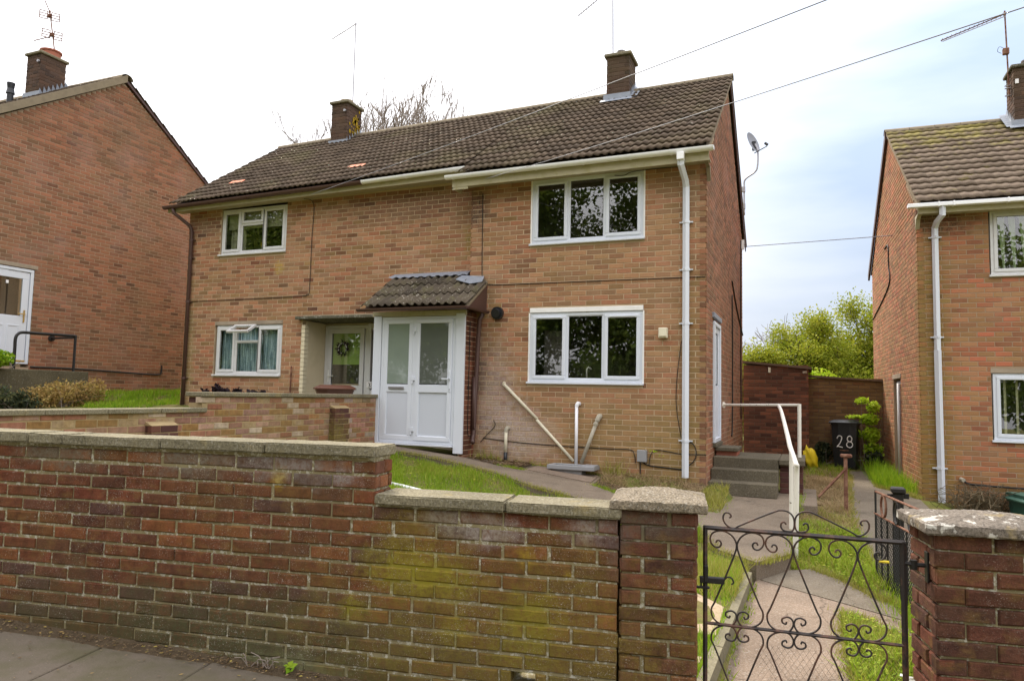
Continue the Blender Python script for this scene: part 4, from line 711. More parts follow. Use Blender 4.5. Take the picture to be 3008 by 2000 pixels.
# ================================================================== porch
PO = empty('porch', (-5.53, 9.63, .78), 'white glazed entrance porch with a small ribbed tile roof on the right-hand house', 'porch')
FP = FR((0, 9.63, 0), (1, 0, 0), (0, -1, 0))
m = MB(); ringbox(FP, m, -6.24, -4.93, .82, 2.775, .05, -.06, .0); FP.box(m, -5.668, -5.612, -.05, .005, .86, 2.74, .003); fr_ = m.build('door_frame', 'upvc', PO)
m = MB(); FP.box(m, -6.39, -6.245, -.03, .012, .80, 2.80, .004); m.build('corner_panel', 'upvc', PO); m = MB(); FP.box(m, -4.925, -4.775, -.03, .014, .70, 2.81, .004); m.build('corner_panel', 'upvc', PO)
m = MB(); FP.box(m, -6.42, -4.76, -.03, .012, 2.78, 2.86, .004); m.build('fascia', 'fascia', PO); m = MB(); FP.box(m, -6.27, -4.93, -.05, .055, .79, .818, .004); m.build('door_sill', 'upvc', PO)
for nm, a, b_, hz in (('door', -6.19, -5.67, 0), ('door', -5.61, -4.98, 1)):
    m = MB(); z0, z1 = (.865, 2.735)
    ringbox(FP, m, a, b_, z0, z1, .07, -.04, .018 if hz else .006, .006); FP.box(m, a + .06, b_ - .06, -.04, .016 if hz else .004, 1.60, 1.72, .005); dl = m.build(nm, 'upvc', PO)
    t = .07; pane(FP, dl, a + t - .01, b_ - t + .01, 1.73, z1 - t + .01, -.004, 'dim_glass' if hz else 'obscure_glass'); m = MB(); FP.box(m, a + t - .005, b_ - t + .005, -.03, -.01, z0 + t - .005, 1.605); m.build('door_panel', 'upvc_panel', dl)
    m = MB(); ringbox(FP, m, a + t - .008, b_ - t + .008, z0 + t - .008, 1.608, .014, -.02, .002, .004); m.build('bead', 'upvc', dl)
    if hz:
        m = MB(); FP.box(m, -5.015, -4.985, .018, .03, 1.62, 1.93, .004); FP.box(m, -5.13, -4.99, .045, .06, 1.80, 1.822, .005); FP.box(m, -5.01, -4.99, .02, .06, 1.80, 1.822, .004); m.build('handle', 'upvc', dl); m = MB(); FP.box(m, -5.004, -4.994, .03, .034, 1.645, 1.66); m.build('keyhole', 'gasket', dl)
        for z in (2.56, 1.80, 1.02): m = MB(); FP.box(m, -5.665, -5.60, .015, .032, z - .02, z + .045, .004); FP.box(m, -5.665, -5.64, .015, .03, z - .07, z, .004); m.build('hinge', 'upvc', dl)
    else: m = MB(); FP.box(m, -6.08, -5.80, .006, .028, 1.645, 1.68, .005); FP.box(m, -6.07, -5.81, .012, .033, 1.668, 1.684, .003); m.build('letterbox', 'galvanised', dl)
m = MB(); m.box(-6.22, -4.80, 10.24, 10.26, .8, 2.78); m.build('porch_back', 'grey_room', PO); MB().box(-6.2, -4.8, 9.68, 10.25, .78, .80).build('porch_floor', 'grey_room', PO); m = MB().box(-4.86, -4.788, 9.66, 10.04, .5, 2.83).box(-6.27, -6.25, 9.66, 10.28, .5, 2.83); m.build('wall', 'facade_mortar', PO)
brickwork(PO, (-4.782, 0, 0), (0, 1, 0), (1, 0, 0), 9.645, 10.04, .6, 2.85, 'shed_brick', limit=80, D=.05, first=1)
tiles(PO, (-6.43, 9.30, 2.885), (-4.60, 9.30, 2.885), (-6.43, 10.24, 3.50), (-4.60, 10.24, 3.50), 'porch_tile', 3, 7, miss={(2, 6)}, amp=.040, th=.014)
m = MB(); m.add([(-6.42, 9.35, 2.87), (-4.62, 9.35, 2.87), (-4.62, 10.03, 3.32), (-4.92, 10.03, 3.32), (-4.92, 10.28, 3.48), (-6.42, 10.28, 3.48)], [(0, 1, 2, 3, 4, 5)]); m.build('roof_boards', 'shed_mortar', PO)
m = MB(); m.prism([(-4.615, 9.34, 2.88), (-4.615, 10.04, 3.33), (-4.615, 10.04, 2.86)], (-.05, 0, 0)); m.build('cheek', 'brown_plastic', PO); m = MB(); m.prism([(-4.605, 9.32, 2.875), (-4.605, 10.04, 3.345), (-4.605, 10.04, 3.30), (-4.605, 9.35, 2.85)], (-.04, 0, 0)); m.build('verge', 'verge', PO)
m = MB(); n = 40; top = [(-6.44 + i * 1.52 / n, 10.275, 3.575) for i in range(n + 1)]; bot = [(-6.50 + i * 1.58 / n, 10.10, 3.485 + .012 * math.sin(i * 1.6) + (.05 if i % 40 > 38 else 0)) for i in range(n + 1)]; m.add(top + bot, [(i, i + 1, n + 2 + i, n + 1 + i) for i in range(n)]); m.build('lead_flashing', 'lead', PO)
m = MB(); m.add([(-4.98, 10.03, 3.455), (-4.66, 10.02, 3.43), (-4.62, 9.86, 3.315), (-4.80, 9.80, 3.285), (-4.98, 9.86, 3.335), (-5.12, 9.93, 3.385), (-5.06, 10.05, 3.465)], [(0, 1, 2, 3, 4, 5, 6)]); m.build('lead_flashing', 'lead', PO)
gutter(PO, (-6.45, 9.24, 2.865), (-4.56, 9.24, 2.865), 'brown_plastic', .045, (.08, .5, .93)); gutter(PO, (-4.56, 9.24, 2.865), (-4.56, 9.95, 2.865), 'brown_plastic', .04, (), out=(1, 0, 0))
pipe(PO, [(-4.62, 9.93, 2.83), (-4.68, 9.93, 2.74), (-4.70, 9.93, 2.3), (-4.735, 9.93, .98), (-4.735, 9.90, .90), (-4.70, 9.84, .86)], .034, 'brown_plastic'); pipe(PO, [(-4.735, 9.93, 1.85), (-4.74, 9.93, 1.05)], .04, 'brown_plastic', 'pipe_sleeve')
cable([(-4.775, 9.80, 2.7), (-4.77, 9.79, 1.6), (-4.77, 9.80, 1.02), (-4.74, 9.84, .96)], .006, 'cable', PO)
# ================================================================== left neighbour house (gable end)
HW = empty('gable_end_house', (-14, 10.9, 1.4), 'tall plain brick gable of the neighbouring house at the left edge', 'house'); XW = -14.0
def wmask(y, z): return z < 8.33 - .66 * abs(y - 10.89) - .02
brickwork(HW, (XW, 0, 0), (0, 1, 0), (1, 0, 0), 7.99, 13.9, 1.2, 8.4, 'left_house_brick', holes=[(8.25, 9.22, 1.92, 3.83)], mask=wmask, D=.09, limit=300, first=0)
m = MB(); cells(m, (XW, 0, 0), (0, 1, 0), (1, 0, 0), 8.01, 13.88, .8, 6.3, [(8.25, 9.22, 1.92, 3.83)]); m.prism([(XW - .006, 7.85, 6.29), (XW - .006, 13.93, 6.29), (XW - .006, 10.89, 8.31)], (-.2, 0, 0)); m.box(XW - 8, XW, 13.7, 13.88, .8, 6.3); m.box(XW - 8, XW - .02, 8.01, 8.2, .8, 6.3); m.build('wall', 'house_mortar', HW)
fW = FR((XW, 0, 0), (0, 1, 0), (1, 0, 0)); m = MB(); fW.box(m, 8.2, 9.27, -.05, .012, 3.835, 3.91, .004); m.build('lintel', 'lintel_concrete', HW)
m = MB(); ringbox(fW, m, 8.26, 9.21, 1.98, 3.82, .06, -.08, .0); dW = m.build('door', 'upvc', HW); m = MB(); ringbox(fW, m, 8.33, 9.14, 2.05, 3.75, .13, -.06, -.015, .006, .85); m.build('door_leaf', 'upvc', dW); pane(fW, dW, 8.46, 9.01, 2.90, 3.62, -.03)
for a, b_ in ((8.47, 8.70), (8.77, 9.0)): m = MB(); ringbox(fW, m, a, b_, 2.15, 2.72, .02, -.02, -.006, .004); m.build('door_panel', 'upvc', dW)
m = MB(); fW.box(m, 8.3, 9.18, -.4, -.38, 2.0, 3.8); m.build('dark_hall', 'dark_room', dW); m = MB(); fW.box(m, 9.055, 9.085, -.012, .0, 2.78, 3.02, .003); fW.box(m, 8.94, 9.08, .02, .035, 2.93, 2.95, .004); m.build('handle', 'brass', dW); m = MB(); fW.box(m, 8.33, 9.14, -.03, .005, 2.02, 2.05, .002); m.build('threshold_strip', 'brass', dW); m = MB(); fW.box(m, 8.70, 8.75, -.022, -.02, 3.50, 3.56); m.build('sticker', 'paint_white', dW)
m = MB(); m.add([(XW + .02, 7.65, 6.28), (XW + .02, 10.89, 8.42), (XW - 8, 10.89, 8.42), (XW - 8, 7.65, 6.28)], [(0, 1, 2, 3)]); m.add([(XW + .02, 14.35, 6.02), (XW + .02, 10.89, 8.42), (XW - 8, 10.89, 8.42), (XW - 8, 14.35, 6.02)], [(0, 1, 2, 3)]); m.build('roof', 'roof_tile', HW)
tiles(HW, (XW - 1.8, 14.30, 6.10), (XW + .07, 14.30, 6.10), (XW - 1.8, 10.95, 8.43), (XW + .07, 10.95, 8.43), 'roof_tile', 13, 6, limit=0); tiles(HW, (XW - 1.8, 7.6, 6.27), (XW + .0, 7.6, 6.27), (XW - 1.8, 10.85, 8.43), (XW + .0, 10.85, 8.43), 'roof_tile', 12, 6, limit=0)
m = MB(); m.prism([(XW + .075, 7.55, 6.30), (XW + .075, 10.91, 8.50), (XW + .075, 10.91, 8.33), (XW + .075, 7.55, 6.13)], (-.12, 0, 0)); m.build('verge', 'verge', HW); m = MB(); m.prism([(XW + .045, 10.89, 8.41), (XW + .045, 14.38, 6.02), (XW + .045, 14.34, 5.98), (XW + .045, 10.89, 8.35)], (-.06, 0, 0)); m.build('bargeboard', 'brown_plastic', HW)
ridge(HW, (XW - 8, 10.89, 8.45), (XW + .10, 10.89, 8.45), 'verge', 18, .15)
cw = chimney(HW, -16.08, -15.62, 10.08, 10.66, 7.6, 8.90, pot=(-15.82, 10.42, .2, .16), potm='terracotta', slope=.66); leadwork(cw, -16.08, -15.62, 10.08, 10.66, 7.92, .66, 1); MB().tube([(-15.66, 10.06, 8.72), (-15.66, 10.03, 8.72)], .03, 10).build('anchor_bolt', 'galvanised', cw)
fl = MB(); fl.tube([(-15.5, 9.42, 7.3), (-15.5, 9.42, 7.70)], .062, 14); fl.tube([(-15.5, 9.42, 7.69), (-15.5, 9.42, 7.74), (-15.5, 9.42, 7.80)], .085, 14, r1=.062); fl.tube([(-15.5, 9.42, 7.79), (-15.5, 9.42, 7.92)], .062, 14, r1=.078); fl.build('flue_pipe', 'black_plastic', HW)
cable([fW.p(9.25, .02, 1.93), fW.p(10.2, .03, 1.93), fW.p(11.3, .03, 1.90), fW.p(12.0, .025, 1.88), fW.p(12.25, .02, 1.89), fW.p(12.3, .02, 1.95), fW.p(12.3, .02, 2.10)], .017, 'cable', HW)
LB = MB(); LB.box(XW + .03, -12.9, 6.4, 9.67, .9, 1.86, .012); tag(LB.build('door_landing', 'block_render'), 'weathered concrete landing block below the white door at far left', 'landing')
RB = empty('handrail', (-12.93, 9.4, 1.86), 'black tubular metal handrail on the concrete landing at far left', 'handrail'); MB().tube(catmull([(-12.95, 8.27, 1.84), (-12.95, 8.27, 2.2), (-12.95, 8.27, 2.40), (-12.95, 8.31, 2.48), (-12.95, 8.40, 2.515), (-12.95, 8.7, 2.52), (-12.95, 9.3, 2.53), (-12.95, 9.385, 2.53)], 5), .027, 8).build('rail', 'black_iron', RB, smooth=True); MB().tube([(-12.95, 9.385, 2.54), (-12.95, 9.385, 1.84)], .024, 8).build('post', 'black_iron', RB); MB().tube([(-12.95, 9.385, 2.50), (-13.97, 9.62, 2.52)], .022, 8).tube([(-13.95, 9.62, 2.52), (-13.995, 9.63, 2.52)], .06, 12).build('wall_rail', 'black_iron', RB)
# ================================================================== right neighbour house
an = R(2.0); NX, NY = 1.60, 12.70; nd = Vector((math.cos(an), math.sin(an), 0)); nn_ = Vector((math.sin(an), -math.cos(an), 0)); MN = Matrix.Translation((NX, NY, 0)) @ Matrix.Rotation(an, 4, 'Z')
HN = empty('neighbour_house', (NX, NY, 0), 'brick house at the right edge with mossy roof, white gutter and white square downpipe', 'house')
NU = (.99, 2.75, 3.57, 4.56); NL = (.97, 2.75, 1.075, 2.07); hN = [(NU[0] - .02, NU[1], NU[2] - .03, 4.9), (NL[0] - .02, NL[1], NL[2] - .03, 2.145)]
brickwork(HN, (NX, NY, 0), nd, nn_, 0, 6.0, 0.0, 4.62, 'right_house_brick', holes=hN, D=.09, limit=260)
m = MB(); cells(m, (NX, NY, 0), nd, nn_, .02, 6.0, -.3, 4.62, hN); m.build('wall', 'house_mortar', HN)
def nmask(y, z): return z < 4.62 + .745 * min(y + .1, 5.9 - y) - .05
gd = (MN.to_3x3() @ Vector((0, 1, 0))); gn = (MN.to_3x3() @ Vector((-1, 0, 0)))
# along -gd so that the outward normal lies to the right of travel
brickwork(HN, (NX, NY, 0), -gd, gn, -5.8, 0, 0.0, 6.95, 'right_house_brick', holes=[(-2.75, -1.92, .12, 2.04)], mask=lambda u, z: nmask(-u, z), D=.09, limit=40, first=1)
m = MB(); cells(m, (NX, NY, 0), -gd, gn, -5.78, -.02, -.3, 4.64, [(-2.75, -1.92, .12, 2.04)]); m.prism([tuple(MN @ Vector((.006, 0, 4.63))), tuple(MN @ Vector((.006, 5.8, 4.63))), tuple(MN @ Vector((.006, 2.9, 6.86)))], tuple(gn * -.2)); m.build('wall', 'house_mortar', HN)
fN = FR((NX, NY, 0), nd, nn_); fG = FR((NX, NY, 0), -gd, gn)
m = MB(); fN.box(m, NL[0] - .03, NL[1], -.05, .005, 2.075, 2.142, .004); m.build('lintel', 'lintel_concrete', HN)
wn1 = window(HN, fN, *NU, [(NU[0] + .03, NU[0] + .85, NU[2] + .03, NU[3] - .03, True), (NU[0] + .85, NU[1], NU[2], NU[3], False)], 'upvc_old', vents=False); wn2 = window(HN, fN, *NL, [(NL[0] + .03, NL[0] + .85, NL[2] + .03, NL[3] - .03, True), (NL[0] + .85, NL[1], NL[2], NL[3], False)], 'upvc', vents=False)
for k in range(8): m = MB(); u = NU[0] + .12 + k * .14; m.add([tuple(fN.p(u, -.12, NU[3] - .05)), tuple(fN.p(u + .10, -.13, NU[3] - .05)), tuple(fN.p(u + .10, -.16, NU[2] + .02)), tuple(fN.p(u + .075, -.14, NU[2] + .02))], [(0, 1, 2, 3)]); m.build('blind_slat', 'slat_green', wn1)
for k in range(8): m = MB(); u = NL[0] + .16 + k * .155; m.add([tuple(fN.p(u, -.12, NL[3] - .05)), tuple(fN.p(u + .045, -.17, NL[3] - .05)), tuple(fN.p(u + .045, -.17, NL[2] + .03)), tuple(fN.p(u, -.12, NL[2] + .03))], [(0, 1, 2, 3)]); m.build('blind_slat', 'slat_cream', wn2)
def NP(x, y, z): return tuple(MN @ Vector((x, y, z)))
tiles(HN, NP(-.04, -.30, 4.70), NP(5.96, -.30, 4.70), NP(-.04, 2.9, 6.95), NP(5.96, 2.9, 6.95), 'mossy_tile', 15, 20, limit=230, amp=.012, th=.024)
m = MB(); m.add([NP(0, -.2, 4.68), NP(6, -.2, 4.68), NP(6, 2.9, 6.93), NP(0, 2.9, 6.93)], [(0, 1, 2, 3)]); m.add([NP(0, 6.1, 4.6), NP(6, 6.1, 4.6), NP(6, 2.9, 6.93), NP(0, 2.9, 6.93)], [(0, 1, 2, 3)]); m.build('roof', 'mossy_tile', HN)
ridge(HN, NP(-.06, 2.92, 6.97), NP(6, 2.92, 6.97), 'ridge_mortar', 14, .115)
m = MB(); m.prism([NP(-.03, -.28, 4.69), NP(-.03, 2.9, 6.935), NP(-.03, 2.9, 6.885), NP(-.03, -.2, 4.66)], tuple(nd * .05)); m.build('verge', 'verge', HN)
m = MB(); m.prism([NP(-.055, 2.9, 6.98), NP(-.055, 6.15, 4.62), NP(-.055, 6.12, 4.48), NP(-.055, 2.9, 6.80)], tuple(nd * .04)); m.build('bargeboard', 'brown_plastic', HN)
m = MB(); m.box(-.02, 6, -.26, -.24, 4.52, 4.67, 0, MN); m.box(.0, 6, -.24, .0, 4.545, 4.56, 0, MN); m.build('fascia', 'fascia', HN); m = MB(); m.prism([NP(-.02, -.26, 4.53), NP(-.02, 0, 4.53), NP(-.02, .0, 4.33), NP(-.02, -.09, 4.47)], tuple(nd * .06)); m.build('box_end', 'fascia', HN)
m = MB(); m.box(-.17, 6, -.37, -.27, 4.60, 4.66, .006, MN); gN = m.build('gutter', 'gutter_white', HN)
for u in (.25, .45, 1.15, 2.1): m = MB().box(u - .012, u + .012, -.38, -.265, 4.595, 4.668, .003, MN); m.build('gutter_clip', 'gutter_white', gN)
pipe(HN, [NP(.30, -.32, 4.62), NP(.30, -.32, 4.47), NP(.25, -.18, 4.40), NP(.24, -.06, 4.33), NP(.24, -.06, 2.4)], .045, 'upvc', sq=True, collars=[NP(.24, -.06, 4.18), NP(.24, -.06, 2.62)]); pipe(HN, [NP(.24, -.06, 2.42), NP(.25, -.06, .02)], .05, 'upvc', sq=True, collars=[NP(.24, -.06, .62)])
cN = MB(); CX0, CX1 = 1.90, 2.36; p_ = MN @ Vector((CX0, 2.44, 0))
cn_ = chimney(HN, 3.50, 3.95, 15.10, 15.62, 6.5, 7.72, pot=(3.78, 15.35, .09, .15), capm='canopy_concrete'); leadwork(cn_, 3.50, 3.95, 15.10, 15.62, 6.62, .74, -1); MB().box(3.52, 3.57, 15.07, 15.10, 7.42, 7.50).build('cable_clip', 'paint_white', cn_)
m = MB(); ringbox(fG, m, -2.73, -1.94, .16, 2.0, .06, -.09, -.05); sdn = m.build('side_door', 'upvc', HN); m = MB(); fG.box(m, -2.73, -1.94, -.12, -.09, .16, 2.0); m.build('door_leaf', 'brown_plastic', sdn); m = MB(); fG.box(m, -2.83, -1.84, -.06, .01, 2.045, 2.13, .004); m.build('lintel', 'lintel_concrete', sdn); MB().box(1.40, 1.62, 14.5, 15.5, .1, .22, .01).build('door_step', 'step_concrete', sdn)
pipe(HN, [fG.p(-1.90, .04, 1.95), fG.p(-1.90, .04, .2)], .022, 'upvc_old', 'waste_pipe', collars=()); cable([fG.p(-3.6, .01, 4.74), fG.p(-3.1, .01, 4.7), fG.p(-3.05, .01, 4.3), fG.p(-3.1, .01, 3.9), fG.p(-5.7, .01, 3.5)], .014, 'cable', HN)
cable([fN.p(.55, .05, .45), fN.p(.7, .05, .40), fN.p(1.6, .05, .38), fN.p(3.2, .05, .37)], .016, 'waste_pipe', HN); MB().tube([fN.p(.52, .0, .47), fN.p(.54, .07, .46)], .03, 8).build('pipe_elbow', 'grey_pipe', HN)
# ================================================================== outbuilding and garden wall behind
OB = empty('outbuilding', (-.65, 16.0, .3), 'dark brick flat-roofed outbuilding joined behind the right gable', 'outbuilding')
brickwork(OB, (0, 15.95, 0), (1, 0, 0), (0, -1, 0), -1.28, .0, .3, 2.35, 'shed_brick', limit=200); m = MB().box(-1.28, -.01, 15.956, 18, .1, 2.33); m.build('wall', 'shed_mortar', OB); m = MB(); m.prism([(-1.3, 15.90, 2.42), (.07, 15.90, 2.29), (.07, 15.90, 2.245), (-1.3, 15.90, 2.375)], (0, 2.2, 0)); m.build('flat_roof', 'shed_mortar', OB)
MB().box(-.78, -.735, 15.90, 15.95, 2.17, 2.28, .005).build('lamp', 'ivory', OB); MB().box(-.11, -.03, 15.92, 15.95, 2.16, 2.21, .004).build('vent', 'lintel_concrete', OB)
BW = empty('garden_wall', (.7, 17, .2), 'mossy brown brick garden wall behind the black bin', 'wall')
brickwork(BW, (0, 17.0, 0), (1, 0, 0), (0, -1, 0), -.02, 1.7, .1, 2.10, 'garden_wall_brick', limit=200); MB().box(-.02, 1.7, 17.006, 17.2, 0, 2.09).build('wall', 'shed_mortar', BW); m = MB(); m.prism([(-.04, 16.95, 2.165), (1.72, 16.95, 2.055), (1.72, 16.95, 2.02), (-.04, 16.95, 2.12)], (0, .3, 0)); m.build('coping', 'shed_mortar', BW)
# ================================================================== front wall, piers, copings
FW = empty('front_wall', wp(-2.6, .1), 'weathered red brick front garden wall stepping down beside the pavement', 'wall')
ZK = 1.178
hole = [(-.50, -.38, .225, .30)]
def fmask(s, z): return not (s > -1.215 and z > 1.035) 
brickwork(FW, WP, WD, -WN, -9, 0.0, -.10, ZK + .0726 + .002, 'front_wall_brick', mask=lambda s, z: z < 1.035 or s < -1.25, ch=.0726, L=.214, J=.0115, D=.08, limit=300, c=.0065, jit=.0042, zoff=ZK - 20 * .0726, first=0, holes=[(-1.215, .01, 1.04, 2)] + hole)
m = MB(); cells(m, WP, WD, -WN, -9, -.005, -.2, 1.036, hole, .0065, .20); cells(m, WP, WD, -WN, -9, -1.225, 1.036, 1.2505, [], .0065, .20); m.build('wall', 'front_mortar', FW)
B4 = Matrix(((WD.x, WN.x, 0, WP.x), (WD.y, WN.y, 0, WP.y), (0, 0, 1, 0), (0, 0, 0, 1)))
# end face of the upper section
e_ = [(-1.214, k) for k in range(3)]
brickwork(FW, WP + WD * (-1.212), WN, WD, .004, .205, 1.034, 1.252, 'front_wall_brick', ch=.0726, L=.10, J=.0115, D=.05, limit=20, jit=.003, zoff=ZK - 20 * .0726)
def copstone(s0, s1, z0, z1, tilt=0.0, n0=-.032, n1=.235):
    mb = MB(); j = lambda: random.uniform(-.003, .003); z = j()
    bm = bmesh.new(); bmesh.ops.create_cube(bm, size=1, matrix=Matrix.Translation(((s0 + s1) / 2, (n0 + n1) / 2, (z0 + z1) / 2 + z)) @ Matrix.Diagonal((s1 - s0 - .006, n1 - n0, z1 - z0, 1))); bmesh.ops.bevel(bm, geom=bm.edges[:], offset=.007, segments=2, affect='EDGES'); bmesh.ops.subdivide_edges(bm, edges=[e for e in bm.edges if e.calc_length() > .2], cuts=8, use_grid_fill=True); bm.verts.index_update()
    vs = [(v.co.x, v.co.y + random.uniform(-.0015, .0015), v.co.z + random.uniform(-.0015, .0015)) for v in bm.verts]; mb.add(vs, [[v.index for v in f.verts] for f in bm.faces], B4); bm.free(); return mb.build('coping_stone', 'coping_stone', FW)
ed = [-1.20, -1.83, -2.46, -3.10, -3.33, -3.96, -4.6, -5.2, -5.8, -6.4, -7.0, -7.6, -8.2, -8.8]
for a, b_ in zip(ed[1:], ed[:-1]): copstone(a, b_, 1.267, 1.322)
m = MB().box(-9, -1.222, -.004, .205, 1.250, 1.268, .003, B4); m.build('bedding_mortar', 'front_mortar', FW)
for a, b_ in ((-1.208, -.535), (-.535, .018)): copstone(a, b_, 1.041, 1.092, n0=-.034, n1=.235)
def pier(nm, label, s0, s1, n0, n1, ztop, zb, capm, mat, loc, cap_top, lim=300, ch=.0726):
    o = empty(nm, loc, label, 'gate pier'); zo = ztop - 20 * ch
    brickwork(o, WP + WN * n0, WD, -WN, s0, s1, zb, ztop, mat, ch=ch, L=.214, J=.0115, D=.06, limit=lim, c=.0065, jit=.004, zoff=zo, first=1)
    brickwork(o, WP + WD * s0, -WN, -WD, -n1, -n0, zb, ztop, mat, ch=ch, L=.214, J=.0115, D=.06, limit=lim, c=.0065, jit=.004, zoff=zo, first=0)
    brickwork(o, WP + WD * s1, WN, WD, n0, n1, zb, ztop, mat, ch=ch, L=.214, J=.0115, D=.06, limit=lim, c=.0065, jit=.004, zoff=zo, first=0)
    MB().box(s0 + .01, s1 - .01, n0 + .01, n1 - .01, zb, ztop + .004, 0, B4).build('pier_core', 'front_mortar', o)
    a, b_, c, d_ = s0 - .045, s1 + .045, n0 - .035, n1 + .045; z1 = ztop + .042; bm = bmesh.new(); N = 30; rows = []
    for i in range(N + 1):
        row = []
        for k in range(N + 1):
            x, y = a + (b_ - a) * i / N, c + (d_ - c) * k / N; e = min(i, N - i, k, N - k) / (N / 2); z = z1 + (cap_top - z1) * min(.88, e) / .88; row.append(bm.verts.new((x + random.uniform(-.0015, .0015), y + random.uniform(-.0015, .0015), z - (.004 if e == 0 else 0) + random.uniform(-.003, .003))))
        rows.append(row)
    for i in range(N):
        for k in range(N): bm.faces.new((rows[i][k], rows[i + 1][k], rows[i + 1][k + 1], rows[i][k + 1]))
    ringv = [rows[i][0] for i in range(N)] + [rows[N][k] for k in range(N)] + [rows[N - i][N] for i in range(N)] + [rows[0][N - k] for k in range(N)]; prev = ringv
    for (dz, ins) in ((.02, -.003), (ztop, 0), (None, .01)):
        zz = z1 - .02 if dz == .02 else (ztop + .004 if dz is not None else ztop - .003); cx, cy = (a + b_) / 2, (c + d_) / 2
        new = [bm.verts.new((v.co.x + (cx - v.co.x) * (.02 if dz is None else -.006 + random.uniform(-.006, .006)), v.co.y + (cy - v.co.y) * (.02 if dz is None else -.006 + random.uniform(-.006, .006)), zz + random.uniform(-.002, .002))) for v in ringv]
        for i in range(len(ringv)): bm.faces.new((prev[i], prev[(i + 1) % len(ringv)], new[(i + 1) % len(ringv)], new[i]))
        prev = new
    bm.faces.new(prev[::-1]); bm.verts.index_update(); mb = MB(); mb.add([v.co[:] for v in bm.verts], [[v.index for v in f.verts] for f in bm.faces], B4); bm.free(); mb.build('pier_cap', capm, o); return o
PL = pier('gate_pier', 'brick gate pier with pale pebbly cap, left of the iron gate', .008, .352, 0, .34, 1.086, -.1, 'pier_cap', 'pier_brick', wp(.18, .1, .1), 1.168)
PR = pier('gate_pier', 'red brick gate pier with lichen-covered cap at the right edge', 1.325, 1.80, 0, .34, 1.056, -.1, 'lichen_cap', 'pier_brick', wp(1.5, .05, .1), 1.135)
# ================================================================== dividing wall between the two front gardens
DW = empty('dividing_wall', (-6.4, 7, .8), 'pink and cream brick dividing wall running up to the white porch', 'wall'); XD = -6.30
brickwork(DW, (XD, 0, 0), (0, 1, 0), (1, 0, 0), 2.6, 9.62, .2, 1.50, 'divider_brick', ch=.075, mask=lambda u, z: z < 1.325 or u > 6.10, D=.07, limit=300, c=.005, jit=.003, zoff=1.5 - 1.5)
m = MB().box(XD - .2, XD - .003, 2.6, 9.62, .0, 1.33).box(XD - .2, XD - .003, 6.12, 9.62, 1.33, 1.502); m.build('wall', 'divider_mortar', DW)
def cop2(y0, y1, z0, z1): MB().box(XD - .23, XD + .035, y0 + .003, y1 - .003, z0, z1, .006).build('coping_stone', 'coping_stone', DW)
for k in range(5): cop2(6.08 + k * .71, 6.08 + (k + 1) * .71, 1.503, 1.553)
for k in range(6): cop2(6.17 - (k + 1) * .62, 6.17 - k * .62, 1.326, 1.376)
brickwork(DW, (0, 6.12, 0), (1, 0, 0), (0, -1, 0), XD - .2, XD, 1.376, 1.5, 'dark_pier_brick', limit=4, D=.05)
for y0, y1, zt in ((8.44, 8.80, 1.40), (5.38, 5.72, 1.26)):
    ztb = math.floor(zt / .075) * .075; MB().box(XD + .0, XD + .094, y0 + .006, y1 - .006, .5, ztb).prism([(XD, y0, ztb), (XD + .1, y0, ztb), (XD, y0, ztb + .04)], (0, y1 - y0, 0)).build('buttress', 'divider_mortar', DW)
    brickwork(DW, (XD + .1, 0, 0), (0, 1, 0), (1, 0, 0), y0, y1, .55, zt, 'dark_pier_brick', limit=60, D=.03); brickwork(DW, (0, y0, 0), (1, 0, 0), (0, -1, 0), XD, XD + .1, .55, zt, 'dark_pier_brick', limit=30, D=.03)
# ================================================================== steps and landing
ST = empty('entrance_steps', (-.8, 10.5, .33), 'three concrete steps up to a landing against the right gable', 'steps')
for k, (y, z0, z1) in enumerate(((10.15, .30, .48), (10.45, .44, .63), (10.72, .60, .775))):
    m = MB(); m.box(-1.28, -.395, y, 11.9 if k == 2 else y + .45, z0, z1, .010); m.build('step', 'step_concrete', ST)
MB().box(-.39, -.055, 10.70, 11.9, .70, .775, .008).build('landing_slab', 'step_concrete', ST); MB().box(-.38, -.09, 10.815, 11.85, .28, .70).build('landing_base', 'shed_mortar', ST); brickwork(ST, (0, 10.81, 0), (1, 0, 0), (0, -1, 0), -.38, -.09, .3, .70, 'dark_pier_brick', limit=30, D=.03); brickwork(ST, (-.085, 0, 0), (0, 1, 0), (1, 0, 0), 10.81, 11.85, .3, .70, 'dark_pier_brick', limit=30, D=.03)
MB().box(-.125, .09, 9.82, 11.6, .05, .30, .012).build('apron_slab', 'path_concrete', ST)
MB().box(-1.27, -.98, 11.0, 11.5, .775, .84).build('door_step_brick', 'orange_repair' if False else 'terracotta', ST); MB().box(-1.28, -.95, 10.93, 11.53, .84, .895, .008).build('door_step_slab', 'step_concrete', ST)
HR = empty('handrail', (-.13, 10.9, .3), 'chipped white tubular handrail bending down beside the concrete steps', 'handrail')
MB().tube([(XR, 12.05, 1.505), (-.128, 11.35, 1.535)], .021, 10).build('top_rail', 'chipped_white', HR); MB().tube([(-.128, 11.35, 1.55), (-.132, 11.35, .77)], .028, 10).build('post', 'chipped_white', HR); MB().tube(catmull([(-.42, 11.5, 1.52), (-.35, 10.6, 1.44), (-.22, 8.6, 1.20), (-.185, 8.05, 1.125), (-.115, 7.12, 1.02), (-.108, 7.08, .93), (-.125, 7.12, .15)], 5), .024, 10).build('sloping_rail', 'chipped_white', HR, smooth=True); MB().tube([(-.168, 7.9, 1.10), (-.175, 7.9, .26)], .021, 8).build('post', 'chipped_white', HR); MB().tube([(XR, 12.05, 1.505), (XR + .02, 12.04, 1.505)], .05, 10).build('flange', 'chipped_white', HR)
